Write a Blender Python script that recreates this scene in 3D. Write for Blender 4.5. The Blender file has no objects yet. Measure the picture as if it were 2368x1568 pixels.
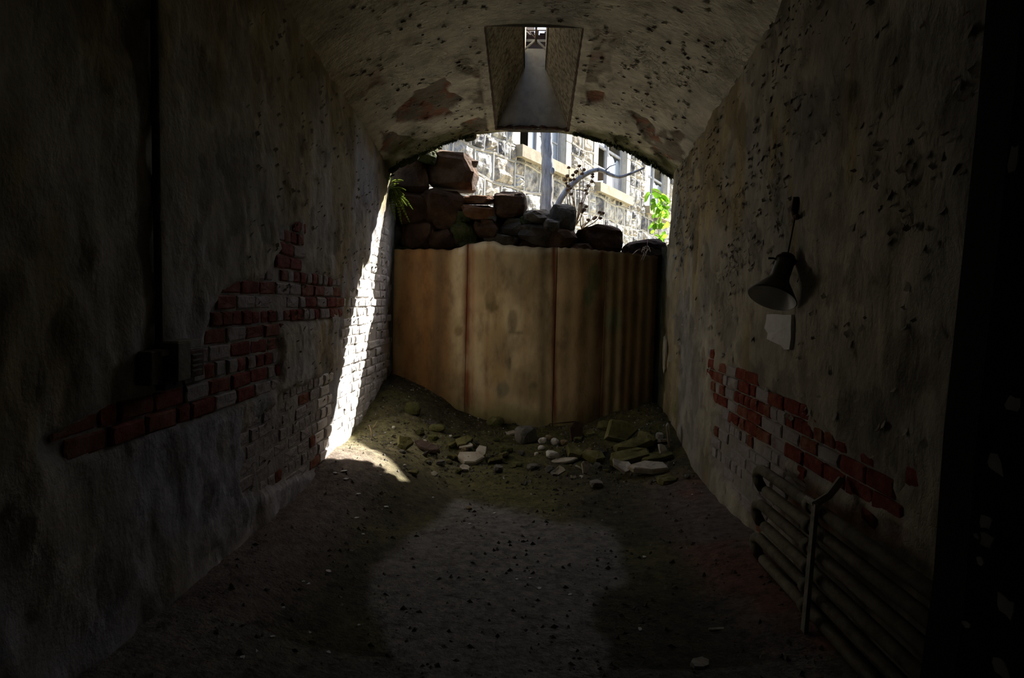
import bpy, bmesh, math, random
import numpy as np
from mathutils import Vector, Matrix
random.seed(7)
np.random.seed(7)
S = bpy.context.scene
COL = S.collection

# ------------------------------------------------------------------ camera, sky, sun, exposure
F, CX, CY = 1579.0, 1184.0, 784.0
EYE = np.array([0.0, 0.0, 1.45])
_y = np.array([.0266, .0532, -1.0]); _y /= np.linalg.norm(_y)
_z = np.array([.027, 1.0, 0.0]); _z -= _z.dot(_y) * _y; _z /= np.linalg.norm(_z)
_x = np.cross(_y, _z)
CAMM = np.stack([_x, _y, _z], 1)
cam = bpy.data.cameras.new('camera'); cam.sensor_width = 36.0; cam.lens = 36.0 * F / 2368.0
cam.clip_start = .02
camo = bpy.data.objects.new('camera', cam); COL.objects.link(camo); S.camera = camo
mw = Matrix.Identity(4)
for i in range(3):
    for j in range(3):
        mw[i][j] = float(CAMM.T[i][j])
mw[2][3] = 1.45
camo.matrix_world = mw

SUN = np.array([1.0, 1.15, 1.58]); SUN /= np.linalg.norm(SUN)
w = bpy.data.worlds.new('world'); S.world = w; w.use_nodes = True
wn = w.node_tree.nodes; bg = wn['Background']
sky = wn.new('ShaderNodeTexSky'); sky.sky_type = 'NISHITA'; sky.sun_disc = False
sky.sun_elevation = math.asin(SUN[2]); sky.sun_rotation = math.atan2(SUN[0], SUN[1])
sky.dust_density = 2.5; sky.air_density = 1.0; sky.ozone_density = 1.5
w.node_tree.links.new(sky.outputs[0], bg.inputs[0]); bg.inputs[1].default_value = .48
sl = bpy.data.lights.new('sun', 'SUN'); sl.energy = 26.0; sl.angle = .0093; sl.color = (1, .94, .85)
so = bpy.data.objects.new('sun', sl); COL.objects.link(so)
so.rotation_euler = Vector([float(v) for v in SUN]).to_track_quat('Z', 'Y').to_euler()
so.location = (6, 12, 9)
S.view_settings.view_transform = 'Standard'; S.view_settings.look = 'None'
S.view_settings.gamma = 1.0; S.view_settings.use_curve_mapping = False
S.view_settings.exposure = 0.32
cy = S.cycles
cy.use_denoising = True
cy.max_bounces = 10; cy.diffuse_bounces = 7; cy.glossy_bounces = 2; cy.transmission_bounces = 4; cy.transparent_max_bounces = 6
cy.caustics_reflective = False; cy.caustics_refractive = False
cy.sample_clamp_indirect = 6.0

# ------------------------------------------------------------------ sight-line helpers (to read sizes and places off the picture)
def ray(px, py):
    return CAMM.T @ np.array([(px - CX) / F, (CY - py) / F, -1.0])
def proj(P):
    c = (P - EYE) @ CAMM.T
    d = np.maximum(-c[..., 2], 1e-3)
    return CX + F * c[..., 0] / d, CY - F * c[..., 1] / d
def onX(px, py, X):
    d = ray(px, py); return EYE + d * X / d[0]
def onY(px, py, Y):
    d = ray(px, py); return EYE + d * Y / d[1]
def onZ(px, py, Z):
    d = ray(px, py); return EYE + d * (Z - 1.45) / d[2]
def march(px, py, f, t0=.5, t1=9.0):
    d = ray(px, py); d = d / d[1]
    t = np.linspace(t0, t1, 3000)
    P = EYE + t[:, None] * d
    s = P[:, 2] - f(P[:, 0], P[:, 1])
    k = np.nonzero(np.sign(s) != np.sign(s[0]))[0]
    return P[k[0]] if len(k) else P[-1]

# ------------------------------------------------------------------ numpy noise
def _h(ix, iy, iz, seed):
    n = (ix.astype(np.int64) * 374761393 + iy.astype(np.int64) * 668265263 + iz.astype(np.int64) * 2147483647 + seed * 974711) & 0x7fffffff
    n = ((n ^ (n >> 13)) * 1274126177) & 0x7fffffff
    return ((n ^ (n >> 16)) & 0xffff) / 32767.5 - 1.0
def vnoise(P, seed=0):
    i = np.floor(P).astype(np.int64); f = P - i; u = f * f * (3 - 2 * f)
    r = 0
    for a in (0, 1):
        wx = u[..., 0] if a else 1 - u[..., 0]
        for b in (0, 1):
            wy = u[..., 1] if b else 1 - u[..., 1]
            for c in (0, 1):
                wz = u[..., 2] if c else 1 - u[..., 2]
                r = r + wx * wy * wz * _h(i[..., 0] + a, i[..., 1] + b, i[..., 2] + c, seed)
    return r
def fbm(P, scale=1.0, octv=4, seed=0, gain=.5):
    P = np.asarray(P, float) * scale; r = 0; a = 1.0
    for o in range(octv):
        r = r + a * vnoise(P, seed + 17 * o); P = P * 2.03 + 5.7; a *= gain
    return r
def sstep(a, b, x):
    t = np.clip((x - a) / (b - a), 0, 1); return t * t * (3 - 2 * t)
def inpoly(x, y, poly):
    x = np.asarray(x); y = np.asarray(y); r = np.zeros(x.shape, bool); n = len(poly)
    for i in range(n):
        x0, y0 = poly[i]; x1, y1 = poly[(i + 1) % n]
        c = ((y0 > y) != (y1 > y)) & (x < (x1 - x0) * (y - y0) / (y1 - y0 + 1e-12) + x0)
        r ^= c
    return r
def pdist(x, y, poly):
    d = np.full(np.shape(x), 1e9); n = len(poly)
    for i in range(n):
        a = np.array(poly[i], float); b = np.array(poly[(i + 1) % n], float); ab = b - a
        t = np.clip(((x - a[0]) * ab[0] + (y - a[1]) * ab[1]) / (ab.dot(ab) + 1e-12), 0, 1)
        d = np.minimum(d, np.hypot(x - a[0] - t * ab[0], y - a[1] - t * ab[1]))
    return np.where(inpoly(x, y, poly), d, -d)      # positive inside

# ------------------------------------------------------------------ materials
def M(name, cols, scale=5, detail=6, stretch=(1, 1, 1), rough=.92, bump=.35, bscale=30, bdist=.01, attr=False, spec=.15, crack=0.0, metal=0.0, pos=None):
    m = bpy.data.materials.new(name); m.use_nodes = True
    nt = m.node_tree; N = nt.nodes; L = nt.links; b = N['Principled BSDF']
    tc = N.new('ShaderNodeTexCoord'); mp = N.new('ShaderNodeMapping'); mp.inputs['Scale'].default_value = stretch
    L.new(tc.outputs['Object'], mp.inputs['Vector'])
    oi = N.new('ShaderNodeObjectInfo'); mu = N.new('ShaderNodeMath'); mu.operation = 'MULTIPLY'; mu.inputs[1].default_value = 40.0
    L.new(oi.outputs['Random'], mu.inputs[0])
    n = N.new('ShaderNodeTexNoise'); n.noise_dimensions = '4D'; n.inputs['Scale'].default_value = scale; n.inputs['Detail'].default_value = detail; n.inputs['Roughness'].default_value = .62
    L.new(mp.outputs[0], n.inputs['Vector']); L.new(mu.outputs[0], n.inputs['W'])
    r = N.new('ShaderNodeValToRGB'); e = r.color_ramp.elements
    while len(e) < len(cols): e.new(.5)
    for i, c in enumerate(cols):
        e[i].position = pos[i] if pos else .3 + .4 * i / max(1, len(cols) - 1); e[i].color = (*c, 1)
    L.new(n.outputs['Fac'], r.inputs[0]); out = r.outputs[0]
    if attr:
        at = N.new('ShaderNodeAttribute'); at.attribute_name = 'Col'
        mx = N.new('ShaderNodeMix'); mx.data_type = 'RGBA'; mx.blend_type = 'MULTIPLY'; mx.inputs['Factor'].default_value = 1
        L.new(at.outputs['Color'], mx.inputs['A']); L.new(out, mx.inputs['B']); out = mx.outputs['Result']
    L.new(out, b.inputs['Base Color'])
    b.inputs['Roughness'].default_value = rough; b.inputs['Specular IOR Level'].default_value = spec; b.inputs['Metallic'].default_value = metal
    n2 = N.new('ShaderNodeTexNoise'); n2.inputs['Scale'].default_value = bscale; n2.inputs['Detail'].default_value = 5; n2.inputs['Roughness'].default_value = .6
    L.new(mp.outputs[0], n2.inputs['Vector']); h = n2.outputs['Fac']
    if crack > 0:
        v = N.new('ShaderNodeTexVoronoi'); v.feature = 'DISTANCE_TO_EDGE'; v.inputs['Scale'].default_value = 9
        n3 = N.new('ShaderNodeTexNoise'); n3.inputs['Scale'].default_value = 6; n3.inputs['Detail'].default_value = 5
        ad = N.new('ShaderNodeMix'); ad.data_type = 'RGBA'; ad.blend_type = 'LINEAR_LIGHT'; ad.inputs['Factor'].default_value = .35
        L.new(mp.outputs[0], n3.inputs['Vector']); L.new(mp.outputs[0], ad.inputs['A']); L.new(n3.outputs['Color'], ad.inputs['B']); L.new(ad.outputs['Result'], v.inputs['Vector'])
        mr = N.new('ShaderNodeMapRange'); mr.inputs['From Max'].default_value = .05; L.new(v.outputs[0], mr.inputs['Value'])
        n4 = N.new('ShaderNodeTexNoise'); n4.inputs['Scale'].default_value = 2.2; n4.inputs['Detail'].default_value = 3; L.new(mp.outputs[0], n4.inputs['Vector'])
        m4 = N.new('ShaderNodeMapRange'); m4.inputs['From Min'].default_value = .46; m4.inputs['From Max'].default_value = .56; L.new(n4.outputs['Fac'], m4.inputs['Value'])
        sub = N.new('ShaderNodeMath'); sub.operation = 'SUBTRACT'; sub.inputs[0].default_value = 1; L.new(mr.outputs[0], sub.inputs[1])
        ml = N.new('ShaderNodeMath'); ml.operation = 'MULTIPLY'; L.new(sub.outputs[0], ml.inputs[0]); L.new(m4.outputs[0], ml.inputs[1])
        ma = N.new('ShaderNodeMath'); ma.operation = 'MULTIPLY_ADD'; ma.inputs[1].default_value = -crack
        L.new(ml.outputs[0], ma.inputs[0]); L.new(h, ma.inputs[2]); h = ma.outputs[0]
    bp = N.new('ShaderNodeBump'); bp.inputs['Strength'].default_value = bump; bp.inputs['Distance'].default_value = bdist
    L.new(h, bp.inputs['Height']); L.new(bp.outputs[0], b.inputs['Normal'])
    return m

PLAST = M('old_plaster', [(.6, .58, .54), (.9, .88, .83), (1.12, 1.09, 1.0)], scale=8, detail=9, stretch=(1, 1, .65), bump=.7, bscale=16, bdist=.03, attr=True, crack=.12)
PLASTL = M('old_plaster_grey', [(.62, .59, .56), (.92, .9, .87), (1.15, 1.12, 1.07)], scale=6, detail=10, stretch=(1, 1, .8), bump=.5, bscale=14, bdist=.03, attr=True)
VAULT = M('vault_plaster', [(.6, .57, .5), (1.1, 1.07, 1.0), (1.35, 1.32, 1.22)], scale=6, detail=9, stretch=(.8, 1.3, 1), bump=1.0, bscale=20, bdist=.03, attr=True, crack=.3)
DIRT = M('dirt', [(.3, .28, .25), (.75, .73, .7), (1.15, 1.1, 1.0)], scale=22, detail=8, bump=1.0, bscale=60, bdist=.02, attr=True)
BRICK = [M('brick_red', [(.085, .015, .009), (.165, .034, .018), (.25, .095, .07)], scale=14, bump=.6, bscale=40),
         M('brick_brown', [(.1, .03, .014), (.19, .065, .035), (.27, .15, .12)], scale=14, bump=.6, bscale=40),
         M('brick_whitewashed', [(.17, .07, .055), (.27, .24, .23), (.36, .335, .32)], scale=9, bump=.9, bscale=35, pos=[.3, .42, .7])]
RUST = M('rusty_steel', [(.55, .5, .45), (.95, .92, .86), (1.15, 1.1, 1.0)], scale=6, stretch=(1.6, 1.6, .7), rough=.8, bump=.25, bscale=25, attr=True, spec=.25)
STONE = [M('stone_brown', [(.018, .01, .006), (.05, .027, .014), (.1, .06, .035)], scale=5, bump=.8, bscale=16, bdist=.03),
         M('stone_grey', [(.025, .022, .017), (.065, .058, .045), (.14, .125, .1)], scale=5, bump=.8, bscale=16, bdist=.03),
         M('stone_mossy', [(.012, .018, .005), (.035, .042, .012), (.075, .068, .035)], scale=6, bump=.9, bscale=22, bdist=.03),
         M('stone_orange', [(.04, .018, .007), (.1, .045, .018), (.15, .08, .04)], scale=5, bump=.8, bscale=16, bdist=.03),
         M('stone_pale', [(.3, .28, .23), (.5, .47, .4), (.62, .6, .54)], scale=8, bump=.6, bscale=24, bdist=.02)]
FSTONE = [M('floor_stone_brown', [(.05, .035, .02), (.12, .085, .05), (.18, .13, .085)], scale=5, bump=.8, bscale=16, bdist=.03),
          M('floor_stone_grey', [(.06, .055, .045), (.14, .13, .11), (.22, .2, .17)], scale=5, bump=.8, bscale=16, bdist=.03),
          M('floor_stone_mossy', [(.035, .04, .012), (.1, .1, .032), (.17, .15, .075)], scale=6, bump=.9, bscale=22, bdist=.03),
          M('floor_stone_tan', [(.1, .07, .035), (.22, .16, .09), (.3, .24, .15)], scale=5, bump=.8, bscale=16, bdist=.03), STONE[4]]
SLATE = [M('slab_mossy', [(.05, .048, .018), (.14, .13, .045), (.24, .21, .1)], scale=7, bump=.7, bscale=25, bdist=.02),
         M('slab_pale', [(.22, .19, .13), (.38, .34, .26), (.5, .47, .4)], scale=8, bump=.6, bscale=25, bdist=.02),
         M('slab_dark', [(.03, .022, .02), (.06, .05, .045), (.1, .085, .075)], scale=7, bump=.6, bscale=25, bdist=.02)]
FACE = [M('facade_stone_pale', [(.06, .06, .065), (.22, .216, .208), (.42, .41, .385)], scale=5, detail=9, bump=1.0, bscale=9, bdist=.09, pos=[.36, .47, .6]),
        M('facade_stone_grey', [(.035, .035, .04), (.1, .1, .104), (.3, .293, .28)], scale=5, detail=9, bump=1.0, bscale=9, bdist=.09, pos=[.36, .5, .66]),
        M('facade_stone_warm', [(.1, .09, .08), (.25, .225, .185), (.4, .365, .315)], scale=5, detail=9, bump=1.0, bscale=9, bdist=.09, pos=[.36, .47, .6])]
MORTAR = M('facade_mortar', [(.34, .33, .31), (.43, .42, .39), (.5, .48, .455)], scale=9, bump=.4, bscale=40)
ASHLAR = M('smooth_ashlar', [(.27, .255, .235), (.35, .335, .305), (.4, .385, .355)], scale=5, bump=.3, bscale=30)
SILL = M('sill_stone', [(.18, .16, .115), (.25, .222, .17), (.3, .27, .21)], scale=6, bump=.3, bscale=30)
PAINT = M('worn_white_paint', [(.18, .19, .22), (.28, .29, .32), (.38, .39, .41)], scale=9, stretch=(1, 1, .4), bump=.3, bscale=40)
DARK = M('dark_interior', [(.012, .012, .012), (.02, .02, .019), (.03, .028, .026)], scale=3, bump=0, bscale=5)
EAVE = M('brown_eave_paint', [(.012, .007, .006), (.02, .011, .01), (.03, .018, .016)], scale=6, bump=.2)
EAVE2 = M('mauve_frieze_paint', [(.03, .024, .03), (.05, .04, .046), (.07, .06, .065)], scale=6, bump=.2)
BARK = M('bare_wood', [(.13, .125, .13), (.3, .29, .295), (.44, .425, .42)], scale=8, stretch=(3, 3, .5), bump=.8, bscale=18, bdist=.02, pos=[.3, .5, .65])
IRON = M('rusty_iron', [(.025, .015, .01), (.06, .03, .018), (.1, .045, .02)], scale=20, bump=.4, bscale=60, rough=.8, spec=.3)
ENAM_O = M('dark_green_enamel', [(.03, .03, .02), (.045, .045, .03), (.06, .06, .045)], scale=12, rough=.45, bump=.1, spec=.4)
ENAM_I = M('white_enamel', [(.55, .55, .53), (.62, .62, .6), (.68, .68, .66)], scale=10, rough=.25, bump=.05, spec=.5)
CORD = M('black_cord', [(.015, .015, .013), (.02, .02, .018), (.03, .03, .025)], scale=30, bump=.2)
PIPEM = M('painted_pipe', [(.06, .05, .03), (.13, .115, .075), (.18, .165, .12)], scale=16, rough=.75, bump=.5, bscale=45, spec=.25)
BRKT = M('pale_painted_iron', [(.15, .135, .1), (.27, .255, .21), (.33, .315, .27)], scale=16, rough=.75, bump=.4, bscale=45)
PAPER = M('pale_plaster_scrap', [(.55, .54, .53), (.66, .65, .64), (.72, .71, .7)], scale=10, bump=.2)
CHIP = M('paint_flake', [(.17, .155, .12), (.25, .23, .19), (.31, .29, .245)], scale=12, bump=.3)
MOSS = M('moss', [(.02, .03, .006), (.05, .065, .015), (.1, .12, .03)], scale=30, bump=.8, bscale=80)
STRAW = M('dry_stem', [(.2, .13, .07), (.35, .26, .16), (.45, .36, .24)], scale=20, bump=.2)
SEED = M('brown_seed_head', [(.06, .035, .02), (.12, .07, .04), (.2, .12, .07)], scale=30, bump=.6)
DOORM = M('black_door_paint', [(.006, .006, .006), (.01, .01, .01), (.014, .014, .013)], scale=8, bump=.1, spec=.1, rough=.9)
WOOD = M('dark_plank', [(.03, .02, .014), (.06, .04, .03), (.09, .065, .05)], scale=6, stretch=(6, 1, 6), bump=.4)
EARTH = M('dark_earth', [(.03, .026, .015), (.06, .05, .03), (.1, .085, .05)], scale=9, bump=.9, bscale=25, bdist=.03)
YARD = M('yard_ground', [(.2, .19, .1), (.36, .33, .22), (.48, .44, .33)], scale=2.5, bump=.6, bscale=14, bdist=.03)
ROOFM = M('roof_cover', [(.1, .1, .1), (.15, .15, .15), (.2, .2, .19)], scale=4, bump=.3)
SHAFT = M('rough_shaft_render', [(.16, .13, .08), (.46, .41, .3), (.68, .62, .48)], scale=30, detail=6, bump=1.0, bscale=45, bdist=.05, pos=[.36, .5, .62])
SHAFT2 = M('smooth_shaft_slab', [(.26, .25, .23), (.38, .37, .34), (.45, .44, .41)], scale=8, bump=.4, bscale=30)
TILEM = M('pale_chip', [(.42, .42, .4), (.56, .55, .52), (.64, .63, .6)], scale=14, bump=.2)

def leafmat(name, c1, c2, trans=.5):
    m = bpy.data.materials.new(name); m.use_nodes = True; nt = m.node_tree; N = nt.nodes; L = nt.links
    N.remove(N['Principled BSDF']); o = N['Material Output']
    oi = N.new('ShaderNodeObjectInfo'); mx = N.new('ShaderNodeMix'); mx.data_type = 'RGBA'
    mx.inputs['A'].default_value = (*c1, 1); mx.inputs['B'].default_value = (*c2, 1); L.new(oi.outputs['Random'], mx.inputs['Factor'])
    d = N.new('ShaderNodeBsdfDiffuse'); t = N.new('ShaderNodeBsdfTranslucent'); ms = N.new('ShaderNodeMixShader'); ms.inputs[0].default_value = trans
    L.new(mx.outputs['Result'], d.inputs[0]); L.new(mx.outputs['Result'], t.inputs[0]); L.new(d.outputs[0], ms.inputs[1]); L.new(t.outputs[0], ms.inputs[2]); L.new(ms.outputs[0], o.inputs[0])
    return m
LEAF = leafmat('green_leaf', (.07, .2, .012), (.22, .42, .04))
FERN = leafmat('fern_leaf', (.05, .075, .012), (.13, .17, .03), .4)
GLASS = bpy.data.materials.new('dusty_window_glass'); GLASS.use_nodes = True
_b = GLASS.node_tree.nodes['Principled BSDF']; _b.inputs['Base Color'].default_value = (.16, .2, .26, 1); _b.inputs['Roughness'].default_value = .12; _b.inputs['Specular IOR Level'].default_value = .8
_nn = GLASS.node_tree.nodes.new('ShaderNodeTexNoise'); _nn.inputs['Scale'].default_value = 4
_rr = GLASS.node_tree.nodes.new('ShaderNodeMapRange'); _rr.inputs['To Min'].default_value = .08; _rr.inputs['To Max'].default_value = .3
GLASS.node_tree.links.new(_nn.outputs[0], _rr.inputs[0]); GLASS.node_tree.links.new(_rr.outputs[0], _b.inputs['Roughness'])

# ------------------------------------------------------------------ object helpers
def link(name, me, mat=None, parent=None, loc=None):
    o = bpy.data.objects.new(name, me); COL.objects.link(o)
    if mat is not None and me is not None and len(me.materials) == 0: me.materials.append(mat)
    if parent is not None: o.parent = parent
    if loc is not None: o.location = [float(v) for v in loc]
    return o
def pyd(name, V, Fc, smooth=False):
    me = bpy.data.meshes.new(name)
    me.from_pydata([tuple(map(float, v)) for v in V], [], [tuple(f) for f in Fc]); me.update()
    if smooth: me.polygons.foreach_set('use_smooth', [True] * len(me.polygons))
    return me
def frombm(name, bm, smooth=False):
    me = bpy.data.meshes.new(name); bm.to_mesh(me); bm.free()
    if smooth: me.polygons.foreach_set('use_smooth', [True] * len(me.polygons))
    return me
def grid(name, P, cols=None, keep=None, smooth=True, flip=False):
    ny, nx = P.shape[:2]
    idx = np.arange(ny * nx).reshape(ny, nx)
    a, b, c, d = idx[:-1, :-1], idx[:-1, 1:], idx[1:, 1:], idx[1:, :-1]
    q = np.stack([a, d, c, b] if flip else [a, b, c, d], -1).reshape(-1, 4)
    if keep is not None: q = q[keep.reshape(-1)]
    V = P.reshape(-1, 3)
    if keep is not None:
        used = np.zeros(len(V), bool); used[q.reshape(-1)] = True
        mp = np.cumsum(used) - 1; V = V[used]; q = mp[q]
    me = bpy.data.meshes.new(name)
    me.vertices.add(len(V)); me.vertices.foreach_set('co', V.astype(np.float32).reshape(-1))
    me.loops.add(len(q) * 4); me.loops.foreach_set('vertex_index', q.astype(np.int32).reshape(-1))
    me.polygons.add(len(q)); me.polygons.foreach_set('loop_start', (np.arange(len(q)) * 4).astype(np.int32))
    me.update(calc_edges=True); me.validate()
    if smooth: me.polygons.foreach_set('use_smooth', np.ones(len(me.polygons), bool))
    if cols is not None:
        C = cols.reshape(-1, 3)
        if keep is not None: C = C[used]
        at = me.color_attributes.new('Col', 'FLOAT_COLOR', 'POINT')
        at.data.foreach_set('color', np.concatenate([np.clip(C, 0, 1), np.ones((len(C), 1))], 1).astype(np.float32).reshape(-1))
    return me
def tag(o, label=None, cat=None, group=None, kind=None):
    if label: o['label'] = label
    if cat: o['category'] = cat
    if group: o['group'] = group
    if kind: o['kind'] = kind
    return o
def struct(o): o['kind'] = 'structure'; return o
def empty(name, loc):
    o = bpy.data.objects.new(name, None); COL.objects.link(o); o.location = [float(v) for v in loc]; o.empty_display_size = .1
    return o
def bxm(bm, c, s, R=None):
    c = Vector([float(v) for v in c]); vs = []
    for dx in (-.5, .5):
        for dy in (-.5, .5):
            for dz in (-.5, .5):
                v = Vector((dx * s[0], dy * s[1], dz * s[2]))
                if R is not None: v = R @ v
                vs.append(bm.verts.new(c + v))
    for f in ((0, 1, 3, 2), (4, 6, 7, 5), (0, 4, 5, 1), (2, 3, 7, 6), (0, 2, 6, 4), (1, 5, 7, 3)):
        bm.faces.new([vs[i] for i in f])
def boxme(name, c, s, R=None, bev=0.0):
    bm = bmesh.new(); bxm(bm, c, s, R)
    bmesh.ops.recalc_face_normals(bm, faces=bm.faces)
    if bev: bmesh.ops.bevel(bm, geom=list(bm.edges), offset=bev, segments=1, affect='EDGES')
    return frombm(name, bm)
def tubebm(bm, pts, rads, n=8, caps=True):
    pts = [Vector([float(x) for x in p]) for p in pts]
    if not hasattr(rads, '__len__'): rads = [rads] * len(pts)
    rings = []; up = None
    for i, p in enumerate(pts):
        t = (pts[min(i + 1, len(pts) - 1)] - pts[max(i - 1, 0)]).normalized()
        if up is None: up = t.orthogonal().normalized()
        up = (up - up.dot(t) * t)
        up = up.normalized() if up.length > 1e-6 else t.orthogonal().normalized()
        sd = t.cross(up)
        rings.append([bm.verts.new(p + (up * math.cos(2 * math.pi * k / n) + sd * math.sin(2 * math.pi * k / n)) * rads[i]) for k in range(n)])
    for a, b in zip(rings, rings[1:]):
        for k in range(n): bm.faces.new((a[k], a[(k + 1) % n], b[(k + 1) % n], b[k]))
    if caps:
        bm.faces.new(list(reversed(rings[0]))); bm.faces.new(rings[-1])
def tubeme(name, pts, rads, n=8, smooth=True):
    bm = bmesh.new(); tubebm(bm, pts, rads, n); return frombm(name, bm, smooth)

def rockme(name, seed, sub=2, boxy=.6, facets=7, rough=.06, size=(1, 1, 1)):
    rng = random.Random(seed)
    bm = bmesh.new(); bmesh.ops.create_icosphere(bm, subdivisions=sub, radius=1.0)
    P = np.array([v.co[:] for v in bm.verts])
    P = np.sign(P) * np.abs(P) ** boxy; P /= np.abs(P).max()
    for k in range(facets):
        n = np.array([rng.gauss(0, 1) for _ in range(3)]); n /= np.linalg.norm(n)
        d = rng.uniform(.72, .98) * np.abs(P @ n).max()
        e = P @ n - d; P = np.where(e[:, None] > 0, P - e[:, None] * n, P)
    P = P * (1 + rough * fbm(P + seed * 3.1, 2.2, 3, seed)[:, None])
    P /= np.abs(P).max(0)
    P = P * np.array(size) * .5
    for v, p in zip(bm.verts, P): v.co = p
    return frombm(name, bm, False)
def slabme(name, seed, wx, wy, th, n=9, jag=.18, bend=0.0):
    rng = random.Random(seed); bm = bmesh.new()
    ang = [2 * math.pi * (k + rng.uniform(-.3, .3)) / n for k in range(n)]
    ol = []
    for a in ang:
        c, s = math.cos(a), math.sin(a)
        r = 1 / max(abs(c), abs(s)) ** .75 * (1 - rng.uniform(0, jag) * 1.6)
        ol.append((c * r * wx / 2, s * r * wy / 2))
    def Z(x, y): return bend * ((2 * x / wx) ** 2) + .12 * th * rng.uniform(-1, 1)
    lo = [bm.verts.new((x * 1.02, y * 1.02, Z(x, y) - th / 2)) for x, y in ol]
    md = [bm.verts.new((x, y, Z(x, y) + th * .25)) for x, y in ol]
    hi = [bm.verts.new((x * .9, y * .9, Z(x * .9, y * .9) + th / 2)) for x, y in ol]
    mi = [bm.verts.new((x * .4, y * .4, Z(x * .4, y * .4) + th / 2)) for x, y in ol]
    for A, B in ((lo, md), (md, hi), (hi, mi)):
        for k in range(n): bm.faces.new((A[k], A[(k + 1) % n], B[(k + 1) % n], B[k]))
    bm.faces.new(mi); bm.faces.new(list(reversed(lo)))
    bmesh.ops.triangulate(bm, faces=[f for f in bm.faces if len(f.verts) > 4])
    return frombm(name, bm)

# ------------------------------------------------------------------ the cell shell
XL, XR, YE = -1.35, 1.28, 6.44
XM, HW = (XL + XR) / 2, (XR - XL) / 2
def spring(Y): return 2.63 + .15 * (YE - Y)
def vault(X, Y): return spring(Y) + .42 * (1 - np.abs((X - XM) / HW) ** 2.2)
def floorz(X, Y):
    P = np.stack([X, Y, np.zeros_like(X)], -1)
    dl = X - XL; dr = XR - X
    wob = .12 * fbm(P, .9, 2, 91)
    z = .22 * np.exp(-((np.clip(dl, 0, 9) / (.42 + wob)) ** 2)) + .14 * np.exp(-((np.clip(dr, 0, 9) / (.4 + wob)) ** 2))
    z = .09 + .8 * z + .10 * sstep(4.0, 4.6, Y) * sstep(-.45, -.95, X)
    z = z + .22 * sstep(4.9, 6.55, Y + .15 * fbm(P, 1.3, 2, 5)) + .14 * sstep(5.9, 6.7, Y) * sstep(-.2, -1.2, X) + .07 * sstep(5.8, 6.7, Y) * sstep(.3, 1.2, X)
    z = z + .03 * np.exp(-(((X + .95) / .3) ** 2 + ((Y - 4.85) / .22) ** 2))
    z = z + .012 * fbm(P, 3.5, 4, 33) * (.35 + sstep(3.0, 5.2, Y)) + .02 * fbm(P, 7, 2, 12) * sstep(4.9, 5.7, Y)
    return z
def fhit(px, py): return march(px, py, lambda x, y: floorz(x, y))

LB = [[(500, 670), (600, 640), (655, 575), (640, 520), (700, 508), (706, 600), (700, 640), (790, 645), (787, 735), (660, 762), (655, 870), (640, 905), (560, 945), (430, 990), (400, 975), (255, 1060), (95, 1062), (100, 1020), (190, 965), (390, 885), (470, 800), (480, 720)],
      [(650, 905), (765, 860), (768, 1085), (560, 1150), (560, 1000)],
      [(805, 700), (868, 560), (893, 470), (905, 500), (900, 980), (812, 1075), (770, 1080)]]
RB = [[(1632, 850), (1700, 846), (1790, 905), (1862, 935), (1870, 985), (1915, 1000), (1960, 1040), (2060, 1090), (2075, 1150), (2120, 1200), (2110, 1215), (2000, 1160), (1960, 1150), (1880, 1120), (1800, 1060), (1740, 1020), (1650, 940)],
      [(1635, 790), (1652, 785), (1650, 842), (1635, 842)],
      [(1645, 945), (1790, 1050), (1870, 1125), (1800, 1180), (1760, 1230), (1700, 1150), (1640, 1060)],
      [(2088, 1075), (2120, 1072), (2125, 1135), (2080, 1135)],
      [(1990, 1180), (2090, 1215), (2085, 1250), (2010, 1230)]]
OCH = np.array([.41, .335, .18]); TAN = np.array([.43, .40, .33]); LAV = np.array([.43, .435, .48]); GRN = np.array([.20, .22, .08]); GREY = np.array([.36, .35, .32]); MORT = np.array([.34, .325, .31])
def lerp3(a, b, t): return a + (b - a) * t[..., None]

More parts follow.
